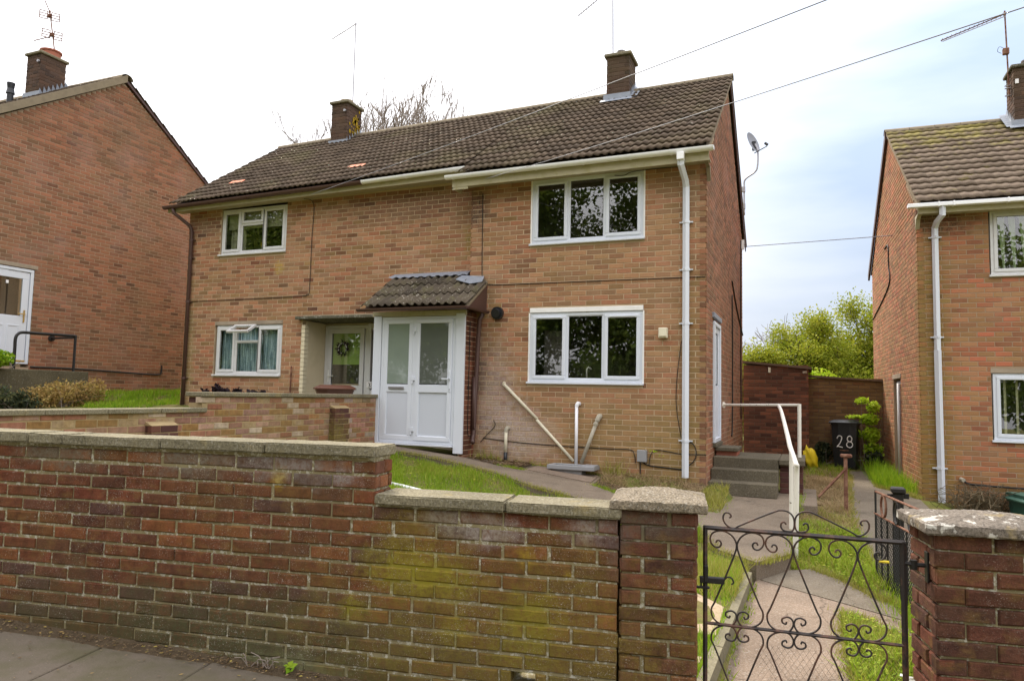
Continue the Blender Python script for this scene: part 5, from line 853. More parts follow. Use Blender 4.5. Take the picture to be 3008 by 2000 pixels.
# kerb edging the lower path, raised verge
m = MB(); pts = [(-.475, 3.45), (-.46, 4.3), (-.435, 5.7), (-.43, 6.12)]
for i in range(len(pts) - 1):
    (x0, y0), (x1, y1) = pts[i], pts[i + 1]; mb = MB(); z0, z1 = .20 + .012 * i, .20 + .012 * (i + 1); mb.add([(x0 - .06, y0, z0), (x0, y0, z0 - .006), (x1, y1 - .01, z1 - .006), (x1 - .06, y1 - .01, z1), (x0 - .06, y0, 0), (x0 + .01, y0, 0), (x1 + .01, y1 - .01, 0), (x1 - .06, y1 - .01, 0)], [(0, 1, 2, 3), (1, 5, 6, 2), (0, 3, 7, 4), (0, 4, 5, 1), (3, 2, 6, 7)]); kb = mb.build('kerb', 'kerb_concrete'); kb['kind'] = 'structure'
# ================================================================== iron gate
GT = empty('garden_gate', wp(.80, .05, .10), 'low rusty wrought iron gate with scrolls between the two brick piers', 'gate'); fGt = FR(WP + WN * .10, WD, -WN); S0, S1 = .392, 1.228
def gp(u, z): return fGt.p(u, 0, z)
def ZT(u): return 1.005 - .014 * (u - S0) / .84
MB().tube([gp(S0, 1.012), gp(S0 + .0, .03)], .0105, 4).build('stile', 'wrought_iron', GT); MB().tube([gp(S1, ZT(S1) + .005), gp(S1, .02)], .0125, 4).build('stile', 'wrought_iron', GT)
MB().tube([gp(S0 - .008, ZT(S0)), gp(S1 + .008, ZT(S1))], .0105, 4).build('top_rail', 'wrought_iron', GT); MB().tube([gp(S0, .575), gp(S1, .553)], .0075, 4).build('middle_rail', 'wrought_iron', GT); MB().tube([gp(S0, .12), gp(S1, .10)], .010, 4).build('bottom_rail', 'wrought_iron', GT)
HS = [(-62, 8), (-50, -8), (-63, -28), (-92, -20), (-100, 12)]
def sc(pts, cx, z0, mir, flip=1, r_=.0044, k=7, sx=.000505, sz=.000560): return MB().tube(catmull([gp(cx + mir * x * sx, z0 + flip * z * sz) for x, z in pts], k), r_, 6).build('scroll', 'wrought_iron', GT, smooth=True)
# control points in pixels of a tracing: x from the motif axis, z below the top rail (negative down)
UPL = [(-176, -106), (-166, -86), (-144, -88), (-132, -112), (-148, -140), (-184, -142), (-216, -112), (-226, -70), (-206, -26), (-152, -3), (-92, -8), (-36, -44), (-6, -95), (-3, -130), (-14, -178), (-60, -300), (-180, -590), (-215, -665), (-208, -730), (-165, -775), (-95, -797), (-35, -785), (-4, -735), (-14, -690), (-50, -672), (-92, -688), (-92, -718), (-66, -730), (-58, -712)]
LOL = [(-50, -868 + 0), (-62, -905), (-88, -890), (-92, -862), (-58, -830), (-4, -862), (-4, -900), (-18, -840)]
for cx, in ((.532,), (.775,), (1.043,)):
    zt = ZT(cx) - .008; k_ = (ZT(cx) - .0075 - (.575 - .022 * (cx - S0) / .84)) / .797
    for mr_ in (-1, 1):
        wd = .112 / .215
        P1 = [(x * wd * .001 * -mr_, zt + z * .001 * k_) for x, z in UPL]; MB().tube(catmull([gp(cx + x, z) for x, z in P1], 7), .0043, 6).build('scroll', 'wrought_iron', GT, smooth=True)
        zm = zt - .797 * k_ * .001 * 1000; P2 = [(x * wd * .001 * -mr_, zm - (z + 797) * .001 * k_ * -1 * -1 if False else zm - (797 + z) * .001 * k_) for x, z in UPL if z < -60 or True]
        P2 = [(x, max(z, .12)) for x, z in P2]; MB().tube(catmull([gp(cx + x, z) for x, z in P2], 7), .0043, 6).build('scroll', 'wrought_iron', GT, smooth=True)
TOP = [(-72, 60), (-88, 78), (-110, 72), (-118, 40), (-100, 12), (-60, 2), (-20, 8), (-3, 50), (-6, 110), (-28, 150), (-70, 174), (-120, 178), (-160, 168), (-300, 108), (-480, 25), (-520, 2), (-560, 4), (-608, 40), (-625, 90), (-606, 130), (-570, 128), (-553, 105), (-570, 88)]
for mr_ in (-1, 1):
    MB().tube(catmull([gp(.782 - mr_ * x * .000497, ZT(.78) + .010 + z * .00052) for x, z in TOP], 6), .0042, 6).build('scroll', 'wrought_iron', GT, smooth=True)
m = MB(); fGt.box(m, S0 - .025, S0 + .085, -.015, .015, .755, .782, .003); fGt.box(m, S0 - .006, S0 + .012, -.018, .02, .76, .835, .003); m.tube([gp(S0 - .018, .78), gp(S0 - .018, .735)], .004, 5); lt = m.build('latch', 'black_iron', GT); MB().tube(catmull([gp(S0 + .08, .768), gp(S0 + .095, .785), gp(S0 + .115, .785), gp(S0 + .125, .765), gp(S0 + .115, .755)], 5), .004, 5).build('latch_scroll', 'black_iron', GT)
tag(MB().box(.352, S0 + .02, .09, .108, .728, .738, .002, B4).build('latch_plate', 'black_iron'), 'black iron latch plate fixed to the left gate pier', 'latch')
m = MB(); m.tube([gp(S1, .905), gp(S1 + .045, .90), gp(S1 + .085, .90)], .010, 6); m.tube([gp(S1 + .04, .88), gp(S1 + .04, .92)], .015, 8); fGt.box(m, S1 + .088, S1 + .096, -.02, .02, .83, .96, .002); m.build('hinge', 'black_iron', GT); MB().tube([gp(1.13, .905), gp(1.17, .903)], .006, 6).build('yellow_tie', 'yellow_plastic', GT)
# fine wire netting fixed low on the gate
m = MB()
for i in range(44):
    for sgn in (1, -1):
        u0 = .60 + i * .026 - (.30 if sgn > 0 else 0); a0, a1 = (u0, u0 + .26) if sgn > 0 else (u0 + .26, u0); p, q = Vector((a0, .12)), Vector((a1, .50)); dx = q.x - p.x; ts = sorted([(.62 - p.x) / dx, (1.215 - p.x) / dx]); t0, t1 = max(0, ts[0]), min(1, ts[1])
        if t1 - t0 > .03: m.tube([gp(*p.lerp(q, t0)), gp(*p.lerp(q, t1))], .00045, 3, cap=False)
m.build('wire_netting', 'black_iron', GT, kind='stuff')
# ================================================================== neighbour's ornamental side gate with netting, behind the right pier
SG = empty('side_gate', (.60, 6.2, .15), 'black iron side gate backed with wire mesh behind the right pier', 'gate'); A_, B_ = Vector((.50, 6.65, 0)), Vector((.80, 5.0, 0)); dS = (B_ - A_).normalized(); LS = (B_ - A_).length
def sg(u, z): return A_ + dS * u + Vector((0, 0, z))
MB().tube([sg(0, .87), sg(LS, .88)], .009, 6).build('top_rail', 'rusty_iron', SG); MB().tube([sg(-.03, .69), sg(LS, .69)], .008, 6).build('middle_rail', 'rusty_iron', SG); MB().tube([sg(0, .88), sg(0, .1)], .009, 6).build('stile', 'black_iron', SG)
for k in range(1, 11): MB().tube([sg(k * .155, .69 if k % 4 else .87), sg(k * .155, .12)], .007, 5).build('bar', 'black_iron', SG)
for k in range(3): c_ = .22 + k * .33; MB().tube([sg(c_ + .065 * math.cos(t), .78 + .085 * math.sin(t)) for t in np.linspace(0, 2 * math.pi, 18)], .010, 5).build('ring', 'rusty_iron' if k == 0 else 'black_iron', SG)
m = MB(); st_ = .036
for i in range(-20, int(LS / st_) + 1):
    for sgn in (1, -1):
        u0 = i * st_; pts = []; z = .13
        a0, a1 = (u0, u0 + .56) if sgn > 0 else (u0 + .56, u0)
        p, q = Vector((a0, .13)), Vector((a1, .69)); 
        t0, t1 = 0, 1; dx = q.x - p.x
        ts = sorted([(0 - p.x) / dx, (LS - p.x) / dx]); t0, t1 = max(0, ts[0]), min(1, ts[1])
        if t1 - t0 > .03: m.tube([sg(*(p.lerp(q, t0))), sg(*(p.lerp(q, t1)))], .0022, 3, cap=False)
m.build('wire_mesh', 'black_iron', SG, kind='stuff')
GPp = empty('gate_post', (.635, 6.35, .12), 'stout black iron post behind the meshed side gate', 'post'); MB().box(.60, .67, 6.32, 6.39, .08, .90, .006).build('shaft', 'black_iron', GPp); MB().box(.585, .685, 6.30, 6.41, .90, .945, .01).box(.56, .60, 6.34, 6.37, .87, .89, .002).box(.67, .71, 6.34, 6.37, .86, .90, .002).build('cap', 'black_iron', GPp)
RP = empty('rusty_post', (.43, 10.27, .2), 'rusty iron fence post with a slanting brace beside the steps', 'post'); MB().box(.41, .455, 10.25, 10.29, .12, .89, .003).build('shaft', 'rusty_iron', RP); MB().box(.37, .51, 10.23, 10.31, .88, .925, .012).build('cap', 'rusty_iron', RP); MB().tube([(.105, 10.2, .36), (.43, 10.26, .73)], .018, 4).build('brace', 'rusty_iron', RP)
# ================================================================== wheelie bins
def wheelie(name, label, loc, rz, body, lid, w=.56, d=.66, h=.98, op=False, mark=None, group='wheelie bins in the gardens'):
    M = Matrix.Translation(loc) @ Matrix.Rotation(rz, 4, 'Z'); o = empty(name, loc, label, 'wheelie bin', group); hw, hd = w / 2, d / 2
    mb = MB(); r0 = .78; lv = [(0.0, r0 * hw, r0 * .72 * hd), (.05, r0 * hw * 1.02, hd * .75), (.72 * h, hw * .93, hd * .93), (h * .93, hw * .95, hd * .95), (h * .93, hw, hd), (h * .97, hw, hd)]; vs = []; K = 16
    for z, a, b__ in lv:
        for k in range(K):
            t = 2 * math.pi * k / K; cx, sy = math.cos(t), math.sin(t); f_ = 1 / max(abs(cx), abs(sy)); f_ = min(f_, 1.28); vs.append((a * cx * f_, b__ * sy * f_, z))
    fs = [(i * K + k, i * K + (k + 1) % K, (i + 1) * K + (k + 1) % K, (i + 1) * K + k) for i in range(len(lv) - 1) for k in range(K)] + [tuple(range(K))[::-1]]; mb.add(vs, fs, M); mb.build('body', body, o)
    lb = MB(); ring = []
    for z, a, b__ in ((h * .965, hw + .03, hd + .03), (h * .985, hw + .032, hd + .032), (h * 1.0, hw + .012, hd + .012), (h * 1.035, hw * .80, hd * .80), (h * 1.04, hw * .4, hd * .4)):
        for k in range(K):
            t = 2 * math.pi * k / K; cx, sy = math.cos(t), math.sin(t); f_ = min(1 / max(abs(cx), abs(sy)), 1.3); ring.append((a * cx * f_, b__ * sy * f_, z))
    lb.add(ring, [(i * K + k, i * K + (k + 1) % K, (i + 1) * K + (k + 1) % K, (i + 1) * K + k) for i in range(4) for k in range(K)] + [tuple(range(4 * K, 5 * K))], M); lo_ = lb.build('lid', lid, o, smooth=False)
    for sx in (-1, 1): MB().box(sx * hw * .55 - .04, sx * hw * .55 + .04, hd - .0, hd + .08, h * .93, h * 1.03, .01, M).build('lid_hinge', lid, lo_)
    MB().tube([(-hw * .6, hd + .07, h * .97), (hw * .6, hd + .07, h * .97)], .014, 8, M=M).build('handle', body, o)
    for sx in (-1, 1): MB().tube([(sx * (hw * .62), hd * .70, .10), (sx * (hw * .62 + .05), hd * .70, .10)], .10, 16, M=M).build('wheel', 'black_plastic', o)
    return o, M
b1, M1 = wheelie('wheelie_bin', 'black wheelie bin with 28 painted in white, before the garden wall', (.70, 16.45, .21), R(-8), 'black_plastic', 'black_plastic', w=.54, h=.98)
fB = FR((.70, 16.45, 0), Vector((math.cos(R(-8)), math.sin(R(-8)), 0)), Vector((math.sin(R(-8)), -math.cos(R(-8)), 0))); DIG['2'] = [(0, 3.0), (.5, 3.9), (1.3, 3.8), (1.5, 3.0), (.9, 1.4), (0, .2), (.4, .3), (1.8, 0)]
m_ = digits('28', fB, -.13, .67, .235, .318, .010, 'painted_number', 'paint_white', b1)
m = MB(); fB.box(m, -.08, .08, .29, .295, .60, .62); m.build('label_strip', 'rusty_iron', b1)
b2, M2 = wheelie('wheelie_bin', 'green wheelie bin beside dry stems at the right edge', (2.86, 11.75, -.66), R(14), 'green_plastic', 'green_lid', w=.56, h=1.0)
fB2 = FR((2.86, 11.75, 0), Vector((math.cos(R(14)), math.sin(R(14)), 0)), Vector((math.sin(R(14)), -math.cos(R(14)), 0)))
m = MB(); ringbox(fB2, m, -.12, .02, .0, .15, .012, .315, .32, 0); ringbox(fB2, m, -.085, -.035, .04, .11, .01, .315, .321, 0); fB2.box(m, -.02, .01, .315, .322, -.04, .05); m.build('moulded_mark', 'green_lid', b2)
m = MB(); ringbox(FR((2.86, 11.75, 0), Vector((math.cos(R(14)), math.sin(R(14)), 0)), Vector((math.sin(R(14)), -math.cos(R(14)), 0))), m, -.27, .10, .36, .40, .03, -.30, .20, .004); m.build('lid_frame', 'green_lid', b2)
b3, M3 = wheelie('wheelie_bin', 'brown wheelie bin lid showing above the dividing wall by the cream recess', (-6.80, 9.22, .70), R(38), 'brown_bin', 'brown_bin', w=.58, d=.72, h=.95)
# ================================================================== aerials, dish, overhead wires
def aerial(label, base, top, arm=None, els=8, mat='galvanised', arms=()):
    o = empty('television_aerial', base, label, 'aerial', 'television aerials on the chimneys'); MB().tube([base, top], .014, 6).build('mast', mat, o)
    for (p, q, n_, ln, frame) in arms:
        p, q = Vector(p), Vector(q); MB().tube([p, q], .011, 5).tube([p + Vector((0, 0, -.03)), p + Vector((0, 0, .03))], .022, 8).build('boom', mat, o); ax = (q - p).normalized(); sd = Vector((0, 0, 1)) if frame == 'v' else ax.cross(Vector((0, 0, 1))).normalized(); m = MB()
        for k in range(n_): c_ = p.lerp(q, (k + .7) / n_); m.tube([c_ - sd * ln, c_ + sd * ln], .004, 4)
        m.build('elements', mat, o)
    return o
aerial('long-boom aerial on a thin mast above the left chimney of the pair', (-9.445, 13.05, 7.9), (-9.445, 13.05, 9.95), arms=[((-9.445, 13.05, 9.92), (-10.06, 13.0, 9.64), 14, .06, 'h')])
aerial('aerial on a tall mast beside the pot of the right chimney', (-3.325, 12.62, 7.9), (-3.345, 12.62, 9.38), arms=[((-3.345, 12.62, 9.30), (-4.02, 12.62, 8.86), 14, .05, 'h')])
aN = aerial('aerial with a long pointing boom strapped to the mossy right chimney', (3.475, 15.30, 7.20), (3.44, 15.30, 8.92), mat='rusty_iron', arms=[((3.44, 15.30, 8.86), (2.40, 15.30, 8.53), 14, .07, 'h')]); MB().tube([(3.44, 15.26, 8.80), (2.42, 15.26, 8.49)], .010, 5).build('boom_brace', 'galvanised', aN); MB().box(3.38, 3.48, 15.22, 15.30, 8.06, 8.18, .01).build('junction_box', 'rusty_iron', aN); MB().tube(catmull([(3.40, 15.25, 8.18), (3.33, 15.25, 8.22), (3.30, 15.25, 8.14), (3.36, 15.25, 8.09)]), .004, 4).build('aerial_cable', 'cable_black', aN); m = MB()
for z in (7.28, 7.42, 7.47): m.box(3.40, 3.52, 15.27, 15.31, z, z + .012)
m.build('bracket', 'galvanised', aN)
aW = aerial('twin grid aerials on a rusty mast above the far left chimney', (-15.66, 10.43, 8.9), (-15.98, 10.43, 10.12), mat='rusty_iron', arms=[((-15.80, 10.43, 9.50), (-16.1, 10.2, 9.33), 5, .06, 'h'), ((-15.98, 10.43, 10.1), (-16.13, 10.3, 10.55), 14, .06, 'h')])
for z, x in ((9.51, -15.80), (9.98, -15.93)):
    m = MB()
    for a, b_ in ((-.24, -.05), (.05, .24)):
        for k in range(4): m.tube([(x + a, 10.40 + a * .3, z - .09 + k * .06 - a * .3), (x + b_, 10.40 + b_ * .3, z - .09 + k * .06 - b_ * .3)], .010, 4)
        for u in (a, b_): m.tube([(x + u, 10.40 + u * .3, z - .095 - u * .3), (x + u, 10.40 + u * .3, z + .095 - u * .3)], .011, 4)
    m.box(x - .05, x + .05, 10.37, 10.43, z - .04, z + .04, .01); m.build('reflector_grid', 'rusty_iron', aW)
DSH = empty('satellite_dish', (-1.22, 15.85, 5.6), 'grey satellite dish on a cranked pole at the rear gable corner', 'satellite dish')
dc = Vector((-1.09, 15.80, 7.09)); dn = Vector((.80, -.42, .30)).normalized(); du = Vector((0, 0, 1)); du = (du - dn * du.dot(dn)).normalized(); dl_ = dn.cross(du); m = MB(); vs = [tuple(dc)]; fs = []; RR, KK = 6, 24
for i in range(1, RR + 1):
    for k in range(KK): t = 2 * math.pi * k / KK; r_ = i / RR; vs.append(tuple(dc + (dl_ * math.cos(t) * .215 + du * math.sin(t) * .245) * r_ + dn * (.05 * r_ * r_)))
fs = [(0, 1 + k, 1 + (k + 1) % KK) for k in range(KK)] + [(1 + (i - 1) * KK + k, 1 + i * KK + k, 1 + i * KK + (k + 1) % KK, 1 + (i - 1) * KK + (k + 1) % KK) for i in range(1, RR) for k in range(KK)]; m.add(vs, fs); m.build('dish', 'dish_grey', DSH, smooth=True)
MB().tube(catmull([(-1.245, 15.86, 5.55), (-1.245, 15.86, 6.15), (-1.22, 15.85, 6.33), (-1.03, 15.83, 6.46), (-.97, 15.82, 6.58), (-.96, 15.82, 6.9), (-1.02, 15.83, 7.08)], 6), .018, 8).build('pole', 'galvanised', DSH, smooth=True); m = MB(); m.tube([(-1.03, 15.80, 6.87), tuple(dc + dn * .30 - du * .26)], .010, 6); m.build('feed_arm', 'cable_black', DSH); fe = dc + dn * .32 - du * .24; MB().tube([tuple(fe), tuple(fe + Vector((-.05, .02, .05)))], .028, 8).build('receiver', 'black_plastic', DSH); MB().box(-1.08, -1.0, 15.82, 15.90, 6.95, 7.15, .01).build('bracket', 'black_plastic', DSH)
for z in (5.68, 6.05): MB().box(-1.30, -1.22, 15.82, 15.86, z, z + .12, .004).build('wall_bracket', 'galvanised', DSH)
def ray3(px, py, t):
    return EYE + (RT * ((px - 1504) / FPX) + UP * (-(py - 1000) / FPX) + FWD) * t
def wire(label, p, q, sag, r_=.008, grp='overhead telephone wires'):
    return tag(MB().tube(sagcurve(p, q, sag, 20), r_, 5).build('overhead_wire', 'wire_grey', smooth=True), label, 'wire', grp)
WA0, WA1 = (-7.97, 9.93, 5.0), (.616, 4.0, 3.851); WB0, WB1 = (-4.54, 9.70, 4.87), (1.365, 4.0, 3.60)
wire('overhead wire crossing the roof and the right chimney towards the top edge', WA0, WA1, .03, .0038)
wire('overhead wire from the right eaves past the gable peak to the right edge', WB0, WB1, .03, .0038)
wire('thin slack wire strung across the gap between the two houses', (-1.26, 15.75, 4.84), (1.50, 15.0, 4.74), -.0, .008)
# ================================================================== vegetation
def blades(name, P, dens, h, w, mat, label=None, zf=gz, keep=None, lean=.5, dz=-.005, seed=0, hv=.5):
    rg = np.random.default_rng(seed + 11); P = list(P); xs_ = [p[0] for p in P]; ys_ = [p[1] for p in P]; x0, x1, y0, y1 = min(xs_), max(xs_), min(ys_), max(ys_)
    n = int((x1 - x0) * (y1 - y0) * dens); X = rg.uniform(x0, x1, n); Y = rg.uniform(y0, y1, n); k = inpoly(X, Y, P)
    cl = np.sin(X * 5.1 + seed) * np.cos(Y * 4.3 + 1.3 * seed) + np.sin(X * 11 + Y * 7); k &= rg.random(n) < np.clip(.78 + .22 * cl, .25, 1)
    if keep is not None: k &= keep(X, Y)
    X, Y = X[k], Y[k]; cl = cl[k]; n = len(X); Z = zf(X, Y) + dz; H_ = h * rg.uniform(1 - hv, 1 + hv, n) * (1 + .25 * cl); t = rg.uniform(0, 2 * np.pi, n); ln = rg.uniform(0, lean, n) * H_; ww = w * rg.uniform(.7, 1.3, n)
    a = np.stack([X - np.cos(t) * ww, Y - np.sin(t) * ww, Z], 1); b_ = np.stack([X + np.cos(t) * ww, Y + np.sin(t) * ww, Z], 1); t2 = t + rg.uniform(.8, 2.3, n); c = np.stack([X + np.cos(t2) * ln, Y + np.sin(t2) * ln, Z + H_], 1)
    V = np.stack([a, b_, c], 1).reshape(-1, 3); tt = np.clip(rg.normal(.42, .22, n) + .12 * np.sin(X * 2.2 + 1) * np.cos(Y * 1.7), 0, 1); T = np.repeat(np.stack([tt, rg.random(n), rg.random(n)], 1), 3, 0)
    return rawmesh(name, V, np.arange(3 * n).reshape(-1, 3), T, mat, kind='stuff', nper=3, label=label)
def notpath(X, Y): return ~(inpoly(X, Y, UPPER) | inpoly(X, Y, LOWER) | inpoly(X, Y, NBR))
def behindwall(X, Y):
    s = (X - WP.x) * WD.x + (Y - WP.y) * WD.y; n = (X - WP.x) * WN.x + (Y - WP.y) * WN.y; return (n > .26) & ~((s > -.05) & (s < .42) & (n < .42)) & ~((s > 1.25) & (s < 1.9) & (n < .42))
LAWN = [(-6.25, 3.0), (-6.25, 9.12), (-5.8, 9.1), (-5.13, 9.15), (-4.44, 8.93), (-3.89, 8.72), (-3.11, 8.19), (-2.66, 8.0), (-1.9, 7.69), (-1.02, 7.47), (-.92, 6.9), (-.74, 6.47), (-.52, 6.2), (-.53, 3.6), (-.9, 3.2)]
SAND = [[(-.98, 4.45), (-.52, 4.5), (-.53, 5.02), (-.75, 5.25), (-1.05, 5.1)], [(-.9, 3.75), (-.56, 3.85), (-.55, 4.12), (-.85, 4.15)]]
def lawnkeep(X, Y): return behindwall(X, Y) & notpath(X, Y) & ~(inpoly(X, Y, SAND[0]) | inpoly(X, Y, SAND[1]))
blades('lawn_grass', LAWN, 2600, .062, .0042, 'grass_blade', keep=lambda X, Y: lawnkeep(X, Y) & (Y > 4.8), lean=.8)
blades('lawn_grass', [(-6.2, 8.3), (-4.0, 7.9), (-3.2, 8.1), (-4.4, 8.9), (-5.2, 9.1), (-6.2, 9.1)], 1600, .05, .004, 'yellow_grass', keep=lawnkeep, seed=3)
blades('lawn_grass', [(-1.3, 3.5), (-1.3, 6.4), (-.5, 6.4), (-.5, 3.5)], 7000, .055, .003, 'lush_grass', keep=lawnkeep, seed=5, lean=.9); blades('lawn_grass', [(-.9, 5.2), (-.9, 6.6), (-.45, 6.15), (-.47, 5.2)], 5000, .10, .003, 'yellow_grass', keep=lawnkeep, seed=6, lean=1.2)
for P in SAND: slab('bare_ground', P, lambda x, y: float(gz(np.array([x]), np.array([y]))[0]) + .006, 'sandy_soil', .02)
BED1 = [(-4.72, 9.64), (-4.2, 9.42), (-3.76, 9.42), (-3.78, 10.02), (-4.72, 10.02)]; BED2 = [(-2.68, 9.95), (-2.55, 9.12), (-2.19, 8.78), (-1.35, 8.42), (-1.25, 10.02), (-2.68, 10.02)]
def bedz(X, Y): return gz(X, Y)
def litter(name, P, n, size, mat, zf=gz, seed=0, up=.03, keep=None):
    rg = np.random.default_rng(seed); xs_ = [p[0] for p in P]; ys_ = [p[1] for p in P]; X = rg.uniform(min(xs_), max(xs_), n); Y = rg.uniform(min(ys_), max(ys_), n); k = inpoly(X, Y, P)
    if keep is not None: k &= keep(X, Y)
    X, Y = X[k], Y[k]; n = len(X); Z = zf(X, Y) + rg.uniform(.002, up, n); t = rg.uniform(0, 6.28, n); s_ = size * rg.uniform(.5, 1.4, n); e = s_ * rg.uniform(-.5, .5, n)
    dx, dy = np.cos(t) * s_, np.sin(t) * s_; V = np.stack([np.stack([X - dx, Y - dy, Z], 1), np.stack([X - dy * .4, Y + dx * .4, Z + e], 1), np.stack([X + dx, Y + dy, Z + e * .5], 1), np.stack([X + dy * .4, Y - dx * .4, Z - e * .3], 1)], 1).reshape(-1, 3)
    T = np.repeat(rg.random((n, 3)), 4, 0); return rawmesh(name, V, np.arange(4 * n).reshape(-1, 4), T, mat, kind='stuff', nper=4)
for P in (BED1, BED2): slab('flower_bed', P, lambda x, y: float(gz(np.array([x]), np.array([y]))[0]) + .012, 'soil', .03)
litter('fallen_leaves', BED1, 1500, .022, 'dead_leaf', seed=1, up=.05); litter('fallen_leaves', BED2, 1500, .02, 'dead_leaf', seed=2, up=.04); blades('dry_stems', BED2, 1500, .07, .003, 'dry_straw', seed=8, lean=2.2); blades('weeds', [(-4.75, 9.75), (-4.2, 9.75), (-4.2, 10.0), (-4.75, 10.0)], 900, .12, .005, 'yellow_grass', seed=9, lean=1)
blades('weeds', [(-1.28, 8.4), (-.93, 8.5), (-.98, 9.9), (-1.24, 10.0)], 2600, .075, .005, 'yellow_grass', seed=12, lean=1.2); blades('weeds', [(-1.3, 7.52), (-.95, 7.4), (-.9, 8.4), (-1.3, 8.3)], 2200, .06, .006, 'lush_grass', seed=13, lean=1.4)
STRIP = [(-.15, 6.7), (.2, 6.55), (.46, 6.1), (.52, 6.4), (.48, 10.3), (.58, 13), (.68, 15.2), (.68, 16.2), (-.05, 16), (-.05, 11.7), (.11, 11.6), (.11, 9.8), (-.12, 9.75)]
blades('weeds', STRIP, 5000, .055, .0055, 'clover', keep=lambda X, Y: notpath(X, Y) & (Y < 9.2), seed=14, lean=1.6); blades('weeds', STRIP, 2600, .05, .004, 'yellow_grass', keep=lambda X, Y: notpath(X, Y) & (Y < 10.5), seed=15, lean=1.6)
blades('dry_stems', STRIP, 2600, .06, .0045, 'dry_straw', keep=lambda X, Y: notpath(X, Y) & (Y > 8.6), seed=16, lean=2.6); litter('fallen_leaves', STRIP, 2500, .022, 'dead_leaf', seed=5, keep=lambda X, Y: notpath(X, Y) & (Y > 8.4)); blades('weeds', [(-.05, 14.5), (.7, 14.5), (.7, 16.4), (-.05, 16.4)], 900, .10, .007, 'clover', seed=17, lean=1.4)
PATCH = [(.19, 4.2), (.19, 5.58), (.42, 5.4), (.62, 5.25), (1.3, 5.2), (1.3, 3.9), (.45, 3.75), (.25, 4.0)]
blades('weeds', PATCH, 7000, .06, .0035, 'yellow_grass', keep=lambda X, Y: notpath(X, Y) & behindwall(X, Y), seed=18, lean=1.3); blades('weeds', PATCH, 3500, .06, .008, 'clover', keep=lambda X, Y: notpath(X, Y) & behindwall(X, Y) & (Y > 4.3), seed=19, lean=1.8)
blades('weeds', [(.38, 3.5), (.25, 4.1), (.6, 4.1), (.6, 3.5)], 4500, .05, .0035, 'dry_straw', keep=behindwall, seed=20, lean=2); blades('lush_verge', [(1.06, 16.0), (1.04, 13.4), (1.36, 12.75), (1.55, 12.75), (1.42, 16.4)], 3200, .22, .007, 'lush_grass', seed=21, lean=.9, zf=lambda X, Y: gz(X, Y) * 0 + .14)
blades('weeds', [(.48, 5.0), (.9, 5.0), (.75, 7.2), (.5, 7.2)], 1600, .10, .006, 'clover', seed=22, lean=1.2)
WL = [(-13.95, 9.7), (-11.2, 8.6), (-11.2, 13.9), (-13.95, 13.9)]; blades('lawn_grass', WL, 1600, .075, .007, 'lush_grass', seed=23, lean=.9); blades('lawn_grass', WL, 380, .06, .007, 'yellow_grass', seed=24, lean=.9)
for P_, n_, sd_, kp in ((STRIP, 5200, 31, lambda X, Y: notpath(X, Y) & (Y < 9.3)), (PATCH, 3800, 32, lambda X, Y: notpath(X, Y) & behindwall(X, Y)), (LAWN, 9000, 34, lambda X, Y: lawnkeep(X, Y) & (Y > 5.5))):
    litter('clover_leaves', P_, n_, .014, 'clover', seed=sd_, up=.06, keep=kp)
litter('fallen_leaves', LOWER, 500, .007, 'dead_leaf', seed=35, zf=lambda X, Y: .05 + .036 * (Y - 3.3), up=.008, keep=lambda X, Y: (X < -.36) | (X > .1) | (np.random.default_rng(1).random(len(X)) < .25))
litter('fallen_leaves', UPPER, 420, .008, 'dry_straw', seed=36, zf=lambda X, Y: .33 - .095 * (np.minimum(X, -1) + 1.3), up=.008)
def edge_tufts(name, P, n, mat, seed, h=.045, w=.004, spread=.03, zf=gz, segs=None):
    rg = np.random.default_rng(seed); V = []; T = []
    for _ in range(n):
        i = rg.choice(segs) if segs else rg.integers(len(P) - 1); a, b_ = np.array(P[i]), np.array(P[(i + 1) % len(P)]); t = rg.random(); c = a + (b_ - a) * t
        if rg.random() > .35 + .65 * abs(math.sin(c[0] * 6 + c[1] * 5)): continue
        z = float(zf(c[0], c[1])); tn = rg.random() * .6
        for k in range(7):
            q = c + rg.normal(size=2) * spread; th = rg.uniform(0, 6.28); hh = h * rg.uniform(.4, 1.3); ww = w * rg.uniform(.6, 1.3); l_ = rg.uniform(0, hh); V += [(q[0] - math.cos(th) * ww, q[1] - math.sin(th) * ww, z), (q[0] + math.cos(th) * ww, q[1] + math.sin(th) * ww, z), (q[0] + math.cos(th * 2) * l_, q[1] + math.sin(th * 2) * l_, z + hh)]; T += [(tn + rg.random() * .4, .5, .5)] * 3
    V = np.array(V); return rawmesh(name, V, np.arange(len(V)).reshape(-1, 3), np.array(T), mat, kind='stuff', nper=3)
edge_tufts('edge_weeds', UPPER, 900, 'yellow_grass', 91, segs=list(range(1, 13)), zf=lambda x, y: zp_up(x) - .02); edge_tufts('edge_weeds', UPPER, 380, 'grass_blade', 92, segs=[13, 14, 17, 18, 19, 20, 21, 25], zf=lambda x, y: zp_up(x) - .01)
edge_tufts('edge_weeds', LOWER, 420, 'yellow_grass', 93, segs=[5, 6, 7, 10, 11, 12, 13], zf=lambda x, y: zp_low(y) - .01, h=.05); edge_tufts('edge_weeds', [(-.47, 3.4), (-.44, 5.0), (-.42, 6.1)], 90, 'clover', 94, zf=lambda x, y: zp_low(y) + .0, h=.04); edge_tufts('edge_weeds', NBR, 500, 'yellow_grass', 95, segs=[0, 1, 2, 5, 6, 7], zf=lambda x, y: .15 + .006 * (y - 6), h=.06)
edge_tufts('edge_weeds', [(-4.7, 9.99), (-1.3, 9.99)], 120, 'yellow_grass', 96, h=.08, zf=gz)
